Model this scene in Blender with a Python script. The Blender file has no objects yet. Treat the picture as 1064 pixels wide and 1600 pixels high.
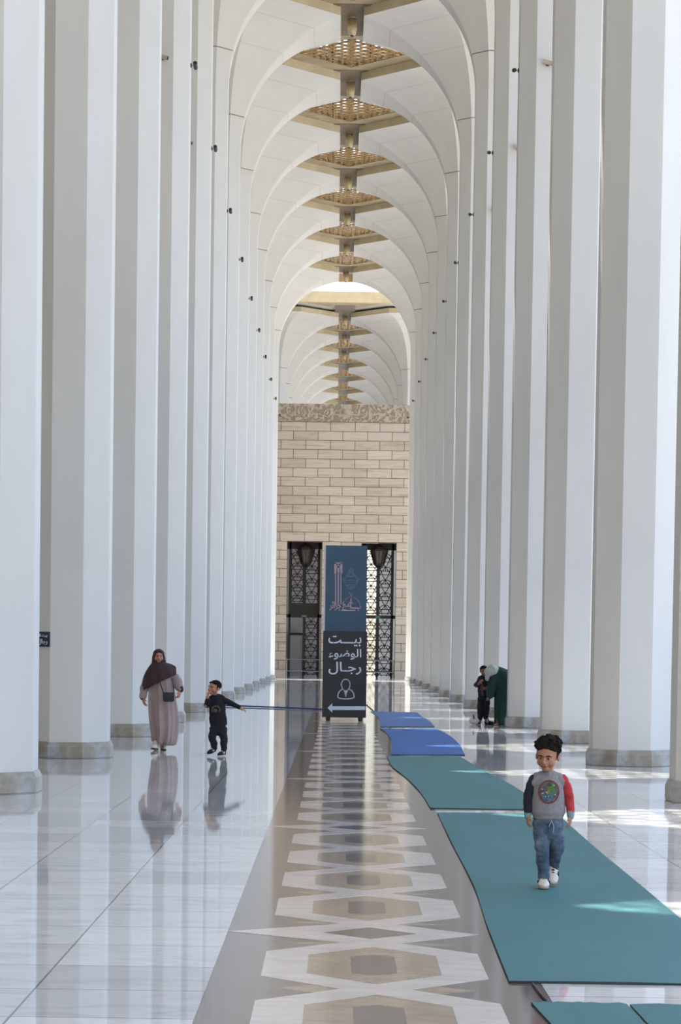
import bpy, bmesh, math, random
from mathutils import Vector, Matrix, noise
random.seed(7)
SC = bpy.context.scene
COL = SC.collection
PI = math.pi

# ---------------------------------------------------------------- camera
F, CH, CP, CR, CY, CXO, CSX, CSY = 3537.4662, 1.6035, .0433, .0146, .002, .2119, -1.5123, 368.9791
cam = bpy.data.cameras.new('camera')
camo = bpy.data.objects.new('camera', cam)
COL.objects.link(camo)
cam.sensor_fit = 'VERTICAL'
cam.sensor_height = 36.0
cam.lens = F / 1600 * 36.0
cam.shift_x = -CSX / 1600
cam.shift_y = CSY / 1600
cam.clip_end = 2000
fwd = Vector((math.sin(CY) * math.cos(CP), math.cos(CY) * math.cos(CP), -math.sin(CP)))
right = Vector((math.cos(CY), -math.sin(CY), 0))
up = right.cross(fwd)
r2 = right * math.cos(CR) + up * math.sin(CR)
u2 = -right * math.sin(CR) + up * math.cos(CR)
m = Matrix.Identity(4)
for k in range(3):
    m[k][0], m[k][1], m[k][2] = r2[k], u2[k], -fwd[k]
m[0][3], m[1][3], m[2][3] = -CXO, 0, CH
camo.matrix_world = m
SC.camera = camo

# ---------------------------------------------------------------- light
SUN_DIR = Vector((3.1, -6.53, -21.5)).normalized()
w = bpy.data.worlds.new('sky')
SC.world = w
w.use_nodes = True
nt = w.node_tree
sky = nt.nodes.new('ShaderNodeTexSky')
sky.sky_type = 'NISHITA'
sky.sun_disc = False
sky.sun_elevation = math.asin(-SUN_DIR.z)
sky.sun_rotation = math.atan2(-SUN_DIR.x, -SUN_DIR.y)
sky.air_density = 1.0
sky.dust_density = 2.5
sky.ozone_density = 1.2
bg = nt.nodes['Background']
hs = nt.nodes.new('ShaderNodeHueSaturation')
hs.inputs['Saturation'].default_value = .95
nt.links.new(sky.outputs[0], hs.inputs['Color'])
nt.links.new(hs.outputs[0], bg.inputs[0])
bg.inputs[1].default_value = 0.42
sl = bpy.data.lights.new('sun', 'SUN')
sl.energy = 13
sl.angle = math.radians(0.53)
sl.color = (1, .95, .87)
so = bpy.data.objects.new('sun', sl)
COL.objects.link(so)
so.rotation_euler = SUN_DIR.to_track_quat('-Z', 'Y').to_euler()
SC.view_settings.view_transform = 'Standard'
SC.view_settings.look = 'None'
SC.view_settings.exposure = 0.5
SC.view_settings.gamma = 1
SC.view_settings.use_curve_mapping = False
SC.cycles.max_bounces = 10
SC.cycles.diffuse_bounces = 6
SC.cycles.glossy_bounces = 4
SC.cycles.sample_clamp_indirect = 8
SC.cycles.use_denoising = True

# ---------------------------------------------------------------- materials
def srgb(c):
    return tuple(((v / 255 + .055) / 1.055) ** 2.4 if v / 255 > .04045 else v / 255 / 12.92 for v in c) + (1,)

class Mat:
    def __init__(s, name, col, rough=.6, metal=0, spec=.5):
        s.m = bpy.data.materials.new(name)
        s.m.use_nodes = True
        s.nt = s.m.node_tree
        s.b = s.nt.nodes['Principled BSDF']
        s.b.inputs['Base Color'].default_value = srgb(col)
        s.b.inputs['Roughness'].default_value = rough
        s.b.inputs['Metallic'].default_value = metal
        s.b.inputs['Specular IOR Level'].default_value = spec
        s.col = col
    def n(s, t, **kw):
        nd = s.nt.nodes.new(t)
        for k, v in kw.items():
            setattr(nd, k, v)
        return nd
    def l(s, a, b):
        s.nt.links.new(a, b)
    def coord(s, scale=(1, 1, 1), rot=(0, 0, 0)):
        tc = s.n('ShaderNodeTexCoord')
        mp = s.n('ShaderNodeMapping')
        mp.inputs['Scale'].default_value = scale
        mp.inputs['Rotation'].default_value = rot
        s.l(tc.outputs['Object'], mp.inputs[0])
        return mp.outputs[0]
    def noise(s, scale, sc=(1, 1, 1), detail=4, rough=.6, dist=0, rot=(0, 0, 0)):
        nz = s.n('ShaderNodeTexNoise')
        nz.inputs['Scale'].default_value = scale
        nz.inputs['Detail'].default_value = detail
        nz.inputs['Roughness'].default_value = rough
        nz.inputs['Distortion'].default_value = dist
        s.l(s.coord(sc, rot), nz.inputs['Vector'])
        return nz.outputs['Fac']
    def ramp(s, fac, stops):
        r = s.n('ShaderNodeValToRGB')
        e = r.color_ramp.elements
        while len(e) < len(stops):
            e.new(.5)
        for k, (p, c) in enumerate(stops):
            e[k].position = p
            e[k].color = srgb(c)
        s.l(fac, r.inputs[0])
        return r.outputs[0]
    def mix(s, f, a, b, mode='MIX'):
        x = s.n('ShaderNodeMix', data_type='RGBA', blend_type=mode)
        if isinstance(f, (int, float)):
            x.inputs[0].default_value = f
        else:
            s.l(f, x.inputs[0])
        for v, i in ((a, 6), (b, 7)):
            if isinstance(v, tuple):
                x.inputs[i].default_value = srgb(v)
            else:
                s.l(v, x.inputs[i])
        return x.outputs[2]
    def math(s, op, a, b=0., c=None):
        x = s.n('ShaderNodeMath', operation=op)
        for k, v in enumerate((a, b) if c is None else (a, b, c)):
            if isinstance(v, (int, float)):
                x.inputs[k].default_value = v
            else:
                s.l(v, x.inputs[k])
        return x.outputs[0]
    def base(s, o):
        s.l(o, s.b.inputs['Base Color'])
        return s
    def bump(s, h, strength=.2, dist=.01):
        b = s.n('ShaderNodeBump')
        b.inputs['Strength'].default_value = strength
        b.inputs['Distance'].default_value = dist
        s.l(h, b.inputs['Height'])
        s.l(b.outputs[0], s.b.inputs['Normal'])
        return s

def vary(name, col, amt=10, scale=3, rough=.7, sc=(1, 1, 1), bump=0, metal=0, spec=.5, detail=4):
    M = Mat(name, col, rough, metal, spec)
    nz = M.noise(scale, sc, detail)
    lo = tuple(max(0, c - amt) for c in col)
    hi = tuple(min(255, c + amt) for c in col)
    M.base(M.ramp(nz, [(.3, lo), (.7, hi)]))
    if bump:
        M.bump(nz, bump, .01)
    return M.m

def grid_mask(M, px, ox, py, oy, wd):
    tc = M.n('ShaderNodeTexCoord')
    sp = M.n('ShaderNodeSeparateXYZ')
    M.l(tc.outputs['Object'], sp.inputs[0])
    outs, ids = [], []
    for ax, p, o in ((0, px, ox), (1, py, oy)):
        q = M.math('DIVIDE', M.math('SUBTRACT', sp.outputs[ax], o), p)
        fr = M.math('FRACT', q)
        d = M.math('MINIMUM', fr, M.math('SUBTRACT', 1, fr))
        outs.append(M.math('LESS_THAN', d, wd / p / 2))
        ids.append(M.math('FLOOR', q))
    msk = M.math('MAXIMUM', outs[0], outs[1])
    cb = M.n('ShaderNodeCombineXYZ')
    M.l(ids[0], cb.inputs[0])
    M.l(ids[1], cb.inputs[1])
    wn = M.n('ShaderNodeTexWhiteNoise', noise_dimensions='3D')
    M.l(cb.outputs[0], wn.inputs[0])
    return msk, wn.outputs['Value']

MF = Mat('polished_white_marble', (214, 214, 212), .04)
msk, rnd = grid_mask(MF, .8, 0., .8, .13, .011)
vein = MF.noise(1.6, (1, 2.4, 1), 8, .62, 1.2)
c = MF.ramp(vein, [(.3, (196, 197, 198)), (.48, (216, 216, 214)), (.56, (222, 221, 218)), (.75, (206, 205, 203))])
tint = MF.ramp(rnd, [(0, (222, 222, 222)), (.5, (246, 246, 245)), (1, (255, 254, 251))])
c = MF.mix(1., c, tint, 'MULTIPLY')
c = MF.mix(msk, c, (92, 90, 90))
MF.base(c)
hb = MF.noise(.9, (.5, 3.0, 1), 3, .5)
MF.bump(hb, .04, .010)

MS = Mat('polished_taupe_stone', (128, 116, 110), .10)
v = MS.noise(2.2, (1, 3, 1), 8, .6, .8)
cc = MS.ramp(v, [(.3, (98, 87, 82)), (.7, (120, 108, 102))])
msk2, rnd2 = grid_mask(MS, 1.6, -.8, 1.6, .93, .006)
MS.base(MS.mix(msk2, cc, (70, 62, 58)))
MS.bump(MS.noise(.9, (.5, 3, 1), 3, .5), .05, .012)
def inlay(name, a, b):
    M = Mat(name, a, .12)
    M.base(M.ramp(M.noise(3, (1, 2, 1), 8, .62, 1.0), [(.3, a), (.7, b)]))
    M.bump(M.noise(.9, (.5, 3, 1), 3, .5), .05, .012)
    return M.m
M_IW = inlay('cream_inlay_stone', (196, 187, 178), (218, 209, 198))
M_IT = inlay('tan_inlay_stone', (146, 128, 106), (172, 153, 128))
M_ID = inlay('dark_inlay_stone', (84, 74, 70), (108, 97, 92))

MC = Mat('white_column_stone', (214, 210, 202), .75, 0, .3)
MC.base(MC.ramp(MC.noise(.6, (1, 1, .35), 5, .6), [(.3, (206, 203, 196)), (.7, (217, 214, 207))]))
MC.bump(MC.noise(60, (1, 1, 1), 2), .05, .002)
M_COL = MC.m
M_JOINT = vary('brown_joint', (120, 102, 80), 14, 6)
M_JL = vary('grey_joint', (186, 181, 172), 6, 6)
MP = Mat('grey_marble_plinth', (150, 150, 148), .35)
n1 = MP.noise(3.5, (1, 1, 1.5), 8, .65, 1.5)
n2 = MP.noise(2.0, (1, 1, .6), 4, .6, .5)
c1 = MP.ramp(n1, [(.25, (132, 133, 134)), (.5, (168, 168, 166)), (.75, (188, 187, 183))])
MP.base(MP.mix(MP.ramp(n2, [(.40, (0, 0, 0)), (.58, (215, 215, 215))]), c1, (140, 122, 88)))
M_PL = MP.m
M_BEIGE = vary('beige_ceiling_panel', (168, 152, 122), 16, 1.2, .6, spec=.3)
M_FASC = vary('ochre_fascia', (202, 189, 158), 14, 1.0, .6, spec=.3)
M_OCH = vary('ochre_beam_plaster', (216, 188, 138), 12, 1.0, .7)
M_NECK = vary('bronze_ceiling_panel', (112, 95, 74), 10, 1.0, .5)
M_GOLD = vary('gold_lattice', (176, 142, 84), 30, 9, .32, metal=.75)
M_LAMPG = vary('pale_brass', (196, 180, 140), 10, 5, .4, metal=.3)
M_ROOF = vary('roof_concrete', (190, 186, 176), 8, 1, .9)
M_DARKW = vary('beige_stone_wall', (182, 174, 162), 8, 1, .85)
M_WHITE = vary('white_plaster', (215, 213, 208), 6, 1, .85)

MW = Mat('travertine_blocks', (198, 182, 158), .75, 0, .3)
tc = MW.n('ShaderNodeTexCoord')
mp = MW.n('ShaderNodeMapping')
mp.inputs['Rotation'].default_value = (-PI / 2, 0, 0)
MW.l(tc.outputs['Object'], mp.inputs[0])
sp = MW.n('ShaderNodeSeparateXYZ')
MW.l(tc.outputs['Object'], sp.inputs[0])
cb = MW.n('ShaderNodeCombineXYZ')
MW.l(MW.math('ADD', sp.outputs[0], .73), cb.inputs[0])
MW.l(MW.math('SUBTRACT', sp.outputs[2], 14.70 - .528 * 28), cb.inputs[1])
bk = MW.n('ShaderNodeTexBrick')
bk.offset = .5
bk.inputs['Scale'].default_value = 1
bk.inputs['Brick Width'].default_value = 1.42
bk.inputs['Row Height'].default_value = .528
bk.inputs['Mortar Size'].default_value = .018
bk.inputs['Mortar Smooth'].default_value = 0
bk.inputs['Color1'].default_value = srgb((200, 187, 168))
bk.inputs['Color2'].default_value = srgb((185, 171, 153))
bk.inputs['Mortar'].default_value = srgb((118, 98, 76))
MW.l(cb.outputs[0], bk.inputs['Vector'])
st = MW.noise(1.2, (.35, 1, 5), 8, .65, .4)
cst = MW.ramp(st, [(.3, (212, 204, 194)), (.5, (255, 253, 250)), (.62, (236, 230, 220)), (.75, (255, 252, 246))])
MW.base(MW.mix(1., bk.outputs[0], cst, 'MULTIPLY'))
M_TRAV = MW.m
MFz = Mat('carved_frieze_stone', (170, 152, 128), .8, 0, .3)
vz = MFz.n('ShaderNodeTexVoronoi', feature='SMOOTH_F1')
vz.inputs['Scale'].default_value = 3.2
nz = MFz.n('ShaderNodeTexNoise')
nz.inputs['Scale'].default_value = 1.5
nz.inputs['Detail'].default_value = 3
va = MFz.n('ShaderNodeVectorMath', operation='SCALE')
va.inputs['Scale'].default_value = 1.0
MFz.l(MFz.coord((1, 1, 1)), nz.inputs['Vector'])
MFz.l(nz.outputs['Color'], va.inputs[0])
vb = MFz.n('ShaderNodeVectorMath', operation='ADD')
MFz.l(va.outputs[0], vb.inputs[0])
MFz.l(MFz.coord((1, 1, 1)), vb.inputs[1])
MFz.l(vb.outputs[0], vz.inputs['Vector'])
wv = MFz.math('SINE', MFz.math('MULTIPLY', vz.outputs['Distance'], 17.))
MFz.base(MFz.ramp(MFz.math('MULTIPLY_ADD', wv, .5, .5), [(.15, (142, 127, 106)), (.6, (164, 149, 126)), (.9, (176, 161, 138))]))
MFz.bump(wv, .6, .04)
M_FRZ = MFz.m

M_IRON = vary('dark_bronze_metal', (40, 34, 30), 6, 8, .45, metal=.4)
M_LFR = vary('lantern_bronze', (30, 24, 19), 8, 8, .4, metal=.5)
M_LGL = vary('lantern_amber_glass', (46, 35, 20), 18, 6, .3)
M_STEEL = vary('brushed_steel', (150, 150, 150), 10, 10, .3, metal=.8)
M_BLACKM = vary('black_fixture_metal', (46, 44, 42), 6, 10, .5)
M_FIXB = vary('beige_fixture_metal', (176, 162, 138), 10, 10, .4, metal=.2)
M_TEAL = vary('teal_blue_vinyl', (46, 76, 98), 5, 2, .45)
M_BLK = vary('black_vinyl', (28, 32, 38), 3, 2, .45)
M_INK = vary('white_print', (205, 212, 222), 3, 2, .5)
M_PINK = vary('pale_rose_print', (176, 152, 160), 4, 2, .5)
M_MEDAL = vary('grey_blue_print', (98, 124, 142), 4, 2, .5)
M_SIDE = vary('pale_pink_panel_edge', (206, 190, 194), 4, 2, .5)
M_EXITG = vary('green_plastic', (70, 130, 96), 4, 2, .5)
M_GREY = vary('interior_grey_plaster', (150, 142, 136), 8, 1, .9)
M_DARK = vary('dark_reveal_stone', (92, 84, 76), 6, 1, .8)

def mat_rug(name, col, amt):
    M = Mat(name, col, .62, 0, .35)
    wv = M.n('ShaderNodeTexWave', wave_type='BANDS', bands_direction='Y')
    wv.inputs['Scale'].default_value = 9
    wv.inputs['Distortion'].default_value = .6
    M.l(M.coord((1, 1, 1)), wv.inputs[0])
    n = M.noise(1.1, (2, .35, 1), 5, .6)
    a = M.ramp(n, [(.3, tuple(c - amt for c in col)), (.7, tuple(c + amt for c in col))])
    M.base(M.mix(.12, a, M.ramp(wv.outputs[0], [(0, tuple(c - 25 for c in col)), (1, tuple(c + 18 for c in col))])))
    M.bump(wv.outputs[0], .25, .004)
    return M.m
M_GREEN = mat_rug('teal_green_mat_foam', (56, 110, 112), 6)
M_BLUE = mat_rug('royal_blue_mat_foam', (24, 84, 150), 8)
M_BLUE2 = mat_rug('slate_blue_mat_foam', (62, 100, 152), 8)
M_MEDGE = vary('mat_dark_edge', (40, 56, 56), 5, 3)

M_SKIN = vary('warm_skin', (176, 124, 98), 6, 6, .5)
M_SKINK = vary('child_skin', (168, 116, 88), 6, 8, .5)
M_SKIND = vary('darker_skin', (132, 92, 76), 6, 6, .5)
M_HAIR = vary('dark_brown_hair', (30, 23, 20), 7, 30, .85, bump=.3, spec=.15)
M_HAIRB = vary('black_hair', (22, 19, 20), 5, 30, .85, bump=.2, spec=.15)
M_EYEW = vary('eye_white', (150, 140, 134), 3, 3, .3)
M_EYED = vary('eye_iris', (28, 20, 17), 3, 3, .25)
M_LIP = vary('lips', (146, 84, 76), 5, 5, .5)
M_HEATHER = vary('heather_grey_jersey', (132, 130, 132), 9, 60, .9, bump=.1)
M_NAVY = vary('navy_black_jersey', (30, 31, 42), 4, 20, .9)
M_RED = vary('red_jersey', (172, 50, 52), 10, 12, .9)
M_MINT = vary('pale_mint_rib_knit', (128, 150, 152), 8, 40, .9)
MJ = Mat('blue_denim', (78, 94, 112), .85, 0, .2)
MJ.base(MJ.ramp(MJ.noise(9, (1, 1, .7), 6, .65), [(.3, (54, 68, 86)), (.52, (84, 100, 118)), (.7, (132, 146, 160))]))
M_JEAN = MJ.m
M_SHOE = vary('off_white_leather', (214, 206, 196), 8, 12, .5)
M_SOLE = vary('tan_rubber_sole', (150, 132, 116), 8, 12, .7)
M_BLACKC = vary('black_cotton', (17, 17, 22), 4, 16, .9)
M_BLACKP = vary('charcoal_joggers', (24, 25, 32), 5, 16, .9)
M_ABAYA = vary('dusty_rose_beige_cloth', (156, 136, 130), 12, 5, .8, sc=(1, 1, .3))
M_HIJAB = vary('dark_maroon_cloth', (58, 36, 38), 5, 6, .85)
M_BAG = vary('black_leather', (36, 38, 46), 5, 14, .4)
M_GREENC = vary('dark_green_cloth', (16, 56, 50), 6, 5, .85, sc=(1, 1, .3))
M_SCARF = vary('pale_grey_green_scarf', (168, 180, 172), 8, 8, .85)
M_PRG = vary('green_print_blotch', (70, 120, 66), 14, 40, .8)
M_PRB = vary('teal_print_blotch', (62, 108, 128), 16, 40, .8)
M_PRR = vary('dark_red_print', (130, 42, 50), 8, 30, .8)
M_PRK = vary('dark_print_ground', (86, 84, 84), 26, 45, .8)
M_PRY = vary('olive_print_blotch', (134, 116, 56), 16, 40, .8)
M_PRW = vary('pale_print_blotch', (186, 186, 184), 16, 40, .8)
M_PRBR = vary('brown_print', (78, 66, 54), 14, 40, .8)
M_HOSE = vary('dark_blue_webbing', (44, 66, 118), 5, 5, .6)
M_CABLE = vary('black_rubber_cable', (34, 32, 32), 4, 5, .6)
M_PAVE = vary('pale_court_paving', (150, 149, 146), 8, .6, .85)
M_SIGNB = vary('navy_sign_board', (24, 28, 44), 3, 3, .4)

# ---------------------------------------------------------------- mesh helpers
def emp(name, loc=(0, 0, 0), rz=0):
    o = bpy.data.objects.new(name, None)
    o.empty_display_size = .3
    o.location = loc
    o.rotation_euler = (0, 0, rz)
    COL.objects.link(o)
    return o
def tag(o, label=None, cat=None, group=None, kind=None):
    if label: o['label'] = label
    if cat: o['category'] = cat
    if group: o['group'] = group
    if kind: o['kind'] = kind
    return o
def obj(name, bm, mats, parent=None, smooth=False):
    me = bpy.data.meshes.new(name)
    bmesh.ops.recalc_face_normals(bm, faces=bm.faces[:])
    bm.to_mesh(me)
    bm.free()
    if not isinstance(mats, (list, tuple)):
        mats = [mats]
    for x in mats:
        me.materials.append(x)
    if smooth:
        for p in me.polygons:
            p.use_smooth = True
    o = bpy.data.objects.new(name, me)
    COL.objects.link(o)
    if parent: o.parent = parent
    return o
def box(bm, x0, x1, y0, y1, z0, z1, mi=0, bevel=0):
    vs = [bm.verts.new(p) for p in ((x0, y0, z0), (x1, y0, z0), (x1, y1, z0), (x0, y1, z0), (x0, y0, z1), (x1, y0, z1), (x1, y1, z1), (x0, y1, z1))]
    fs = []
    for q in ((0, 3, 2, 1), (4, 5, 6, 7), (0, 1, 5, 4), (1, 2, 6, 5), (2, 3, 7, 6), (3, 0, 4, 7)):
        f = bm.faces.new([vs[i] for i in q])
        f.material_index = mi
        fs.append(f)
    if bevel:
        bmesh.ops.bevel(bm, geom=list({e for f in fs for e in f.edges}), offset=bevel, segments=2, affect='EDGES')
def prism(bm, pts, z0, z1, mi=0, M=None):
    # polygon extruded; pts 2D in xy
    M = M or Matrix.Identity(4)
    a = [bm.verts.new(M @ Vector((x, y, z0))) for x, y in pts]
    b = [bm.verts.new(M @ Vector((x, y, z1))) for x, y in pts]
    n = len(pts)
    fs = [bm.faces.new(a[::-1]), bm.faces.new(b)]
    for i in range(n):
        fs.append(bm.faces.new((a[i], a[(i + 1) % n], b[(i + 1) % n], b[i])))
    for f in fs: f.material_index = mi
def loft(bm, rings, mi=0, cap=True, closed=True):
    vr = [[bm.verts.new(p) for p in r] for r in rings]
    for a, b in zip(vr, vr[1:]):
        n = len(a)
        for i in range(n if closed else n - 1):
            f = bm.faces.new((a[i], a[(i + 1) % n], b[(i + 1) % n], b[i]))
            f.material_index = mi
    if cap:
        bm.faces.new(vr[0][::-1]).material_index = mi
        bm.faces.new(vr[-1]).material_index = mi
    return vr
def tube(bm, pts, rad, seg=10, ref=None, flat=1., mi=0, dome=True):
    """closed swept tube; rad per point; flat scales radius along ref direction"""
    pts = [Vector(p) for p in pts]
    if isinstance(rad, (int, float)): rad = [rad] * len(pts)
    if isinstance(flat, (int, float)): flat = [flat] * len(pts)
    P, R, Fl = list(pts), list(rad), list(flat)
    if dome:
        d0 = (pts[0] - pts[1]).normalized(); d1 = (pts[-1] - pts[-2]).normalized()
        P = [pts[0] + d0 * rad[0] * .95, pts[0] + d0 * rad[0] * .6] + P + [pts[-1] + d1 * rad[-1] * .6, pts[-1] + d1 * rad[-1] * .95]
        R = [rad[0] * .25, rad[0] * .78] + R + [rad[-1] * .78, rad[-1] * .25]
        Fl = [flat[0]] * 2 + Fl + [flat[-1]] * 2
    rings = []
    u = None
    for i, p in enumerate(P):
        t = (P[min(i + 1, len(P) - 1)] - P[max(i - 1, 0)]).normalized()
        if u is None:
            r_ = Vector(ref) if ref else Vector((0, -1, 0))
            if abs(r_.dot(t)) > .93: r_ = Vector((1, 0, 0)) if abs(t.x) < .9 else Vector((0, 0, 1))
            u = r_
        rr = Vector(ref) if ref else u
        if abs(rr.normalized().dot(t)) > .93: rr = u
        u = (rr - t * rr.dot(t)).normalized()
        v_ = t.cross(u)
        rings.append([p + (u * math.cos(a) * Fl[i] + v_ * math.sin(a)) * R[i] for a in [2 * PI * k / seg for k in range(seg)]])
    loft(bm, rings, mi)
def ell(bm, c, r, M=None, seg=14, mi=0):
    c = Vector(c)
    rings = []
    n = seg // 2 + 1
    vs = []
    for i in range(n):
        th = PI * (i + .35) / (n - .3)
        rings.append([Vector((r[0] * math.sin(th) * math.cos(a), r[1] * math.sin(th) * math.sin(a), r[2] * math.cos(th))) for a in [2 * PI * k / seg for k in range(seg)]])
    rings = [[(M @ p if M else p) + c for p in rg] for rg in rings]
    loft(bm, rings, mi)
def fold(o, amp, sc, seed=0, mask=None):
    me = o.data
    nn = [v.normal.copy() for v in me.vertices]
    for v, n in zip(me.vertices, nn):
        p = Vector((v.co.x * sc[0], v.co.y * sc[1], v.co.z * sc[2])) + Vector((seed * 7.3, 0, 0))
        d = noise.noise(p) + .5 * noise.noise(p * 2.1)
        v.co += n * d * amp * (mask(v.co) if mask else 1)
def blob(name, build, mat, parent, vox=.005, sm=2, foldp=None):
    bm = bmesh.new()
    build(bm)
    o = obj(name, bm, mat)
    md = o.modifiers.new('r', 'REMESH'); md.mode = 'VOXEL'; md.voxel_size = vox; md.use_smooth_shade = True
    s = o.modifiers.new('s', 'SMOOTH'); s.iterations = sm; s.factor = .6
    dg = bpy.context.evaluated_depsgraph_get()
    me = bpy.data.meshes.new_from_object(o.evaluated_get(dg))
    o.modifiers.clear()
    old = o.data
    o.data = me
    bpy.data.meshes.remove(old)
    me.name = name
    for p in me.polygons: p.use_smooth = True
    if foldp: fold(o, *foldp)
    if parent: o.parent = parent
    return o
def dup(root, loc, rz=None):
    r = root.copy()
    COL.objects.link(r)
    r.location = loc
    if rz is not None: r.rotation_euler = (0, 0, rz)
    def rec(a, b):
        for ch in a.children:
            c_ = ch.copy()
            COL.objects.link(c_)
            c_.parent = b
            rec(ch, c_)
    rec(root, r)
    return r

# ---------------------------------------------------------------- setting
S, W, Y0 = 8.0, 4.058, 24.834
ZC, ZS = 21.32, 21.6
X_EDGE = 8.1
bm = bmesh.new()
box(bm, -9, -.8, -12, 232, -.3, 0)
box(bm, .8, 9.6, -12, 232, -.3, 0)
tag(obj('floor', bm, MF.m), kind='structure')

# central inlaid strip, one mesh: plain slab with flush inlays
bm = bmesh.new()
box(bm, -.8, .8, -12, 232, -.3, 0.0)
def flat(pts, z, mi):
    f = bm.faces.new([bm.verts.new((x, y, z)) for x, y in pts])
    f.material_index = mi
    f.normal_update()
def flatp(pts, z, mi):
    # thin inlay (0.4 mm proud) with depth so it is a solid
    prism(bm, pts, -.01, z, mi)
def hexagon(cy):
    prism(bm, [(-.56, cy - .455), (0, cy - 1.015 + .0), (.56, cy - .455), (.56, cy + .455), (0, cy + 1.015), (-.56, cy + .455)], -.01, .0004, 1)
def seg_period(y):
    hs = [y + 1.28, y + 2.975, y + 4.67, y + 6.365]
    for k in range(3):
        c_ = (hs[k] + hs[k + 1]) / 2
        prism(bm, [(-.47, c_), (0, c_ - .33), (.47, c_), (0, c_ + .33)], -.01, .0004, 2)
    for h in hs:
        for mx in (-1, 1):
            for my in (-1, 1):
                # outer block (between outer vertical edge and tan hexagon) + band reaching the crossing
                pts = [(-.56, 0), (-.335, 0), (-.335, .355), (0.0, .69), (.1625, .8525), (0, 1.015), (-.56, .455)]
                pts = [(p[0] * mx, p[1] * my + h) for p in pts]
                if mx * my < 0: pts = pts[::-1]
                prism(bm, pts, -.01, .0008 + (.0003 if mx > 0 else 0) + (.0006 if my > 0 else 0), 1)
        prism(bm, [(-.335, h - .355), (0, h - .69), (.335, h - .355), (.335, h + .355), (0, h + .69), (-.335, h + .355)], -.01, .0006, 2)
        prism(bm, [(-.115, h - .30), (0, h - .38), (.115, h - .30), (.115, h + .30), (0, h + .38), (-.115, h + .30)], -.01, .0010, 3)
    # crossing motif at y
    for mx in (-1, 1):
        t = .62 if mx < 0 else .80
        for my in (-1, 1):
            pts = [(0 * mx, -.69), (-.27 + .0, -.0)] if False else [(.1625, -.4275), (0, -.265), (-.27, 0), (-t, 0), (-.1625, -.4275 - .0), (0, -.59)]
            pts = [(p[0] * mx, p[1] * my + y) for p in pts]
            if mx * my < 0: pts = pts[::-1]
            prism(bm, pts, -.01, .0009 + (.0003 if mx > 0 else 0) + (.0006 if my > 0 else 0), 1)
    prism(bm, [(-.265, y), (0, y - .265), (.265, y), (0, y + .265)], -.01, .0021, 3)
    for my in (-1, 1):
        prism(bm, [(-.47, y + .47 * my), (0, y + .47 * my - .16), (.47, y + .47 * my), (0, y + .47 * my + .16)], -.01, .0003, 2)
for k in range(-2, 16):
    seg_period(12.79 + 7.645 * k)
tag(obj('trim_1', bm, [MS.m, M_IW, M_IT, M_ID]), kind='structure')

bm = bmesh.new()
box(bm, 9.6, 120, -60, 330, -.32, -.02)
tag(obj('ground', bm, M_PAVE), kind='structure')

# ceiling slab with a diamond skylight in each bay
def bay_top(bm, cy, hole=True, hx=1.88, hy=1.1, ch=0):
    x0, x1, y0, y1 = -W, W, cy - 4, cy + 4
    z0, z1 = ZS + .12, ZS + .36
    if not hole:
        box(bm, x0, x1, y0, y1, z0, z1)
        return
    for z in (z0, z1):
        v = [bm.verts.new((x, y, z)) for x, y in ((x0, y0), (x1, y0), (x1, y1), (x0, y1), (0, cy - hy), (hx, cy), (0, cy + hy), (-hx, cy))]
        for q in ((0, 1, 4), (1, 5, 4), (1, 2, 5), (2, 6, 5), (2, 3, 6), (3, 7, 6), (3, 0, 7), (0, 4, 7)):
            bm.faces.new([v[i] for i in q])
        if z == z0: lo = v
        else: hi = v
    for a, b in ((4, 5), (5, 6), (6, 7), (7, 4), (0, 1), (1, 2), (2, 3), (3, 0)):
        bm.faces.new((lo[a], lo[b], hi[b], hi[a]))
bm = bmesh.new()
BAYS = [Y0 + S * (i + .5) for i in range(-3, 12)]
FARBAYS = [Y0 + S * (i + .5) for i in range(14, 24)]
for cy in BAYS + FARBAYS:
    bay_top(bm, cy, hx=1.88, hy=(1.88 if abs(cy - 44.83) < 1 else 1.4))
yb = Y0 + S * 12
box(bm, -W, W, yb, yb + 1.5, ZS + .12, ZS + .36)
box(bm, -W, W, 130.0, Y0 + 14 * S, ZS + .12, ZS + .36)
for x0, x1 in ((-9, -W), (W, X_EDGE)):
    box(bm, x0, x1, Y0 - 2.5 * S - 4, yb + 1.5, ZS + .12, ZS + .36)
    box(bm, x0, x1, 130.0, Y0 + 24 * S, ZS + .12, ZS + .36)
tag(obj('ceiling', bm, M_ROOF), kind='structure')
# soffit panels: beige diamonds with the bronze neck channels between them
bm = bmesh.new()
def soffit(cy, full=True):
    g = 1.9
    z0, z1 = ZS, ZS + .12
    # beige frame between gold diamond (half diagonal g) and capital edges
    o_ = 3.3
    prs = [((g, 0), (o_, 0), (0, o_), (0, g))]
    for mx in (-1, 1):
        for my in (-1, 1):
            pts = [(p[0] * mx, p[1] * my + cy) for p in prs[0]]
            if mx * my < 0: pts = pts[::-1]
            prism(bm, pts, z0, z1, 0)
    for s_ in (-1, 1):
        ya, yb_ = sorted((cy + s_ * 2.2, cy + s_ * 4.0))
        box(bm, -.6, .6, ya, yb_, z0 - .015, z1, 1)
        xa, xb = sorted((s_ * 2.2, s_ * W))
        box(bm, xa, xb, cy - .6, cy + .6, z0 - .012, z1, 0)
for cy in BAYS + FARBAYS:
    soffit(cy)
box(bm, -.6, .6, 132.3, Y0 + 14 * S, ZS - .015, ZS + .12, 1)
prism(bm, [(-3.4, 130.0), (3.4, 130.0), (.5, 133.6), (-.5, 133.6)], ZS - .01, ZS + .12, 0)
tag(obj('trim_2', bm, [M_BEIGE, M_NECK]), kind='structure')
bm = bmesh.new()
box(bm, -X_EDGE, X_EDGE, 129.6, 129.98, 21.36, 21.96)
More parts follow.
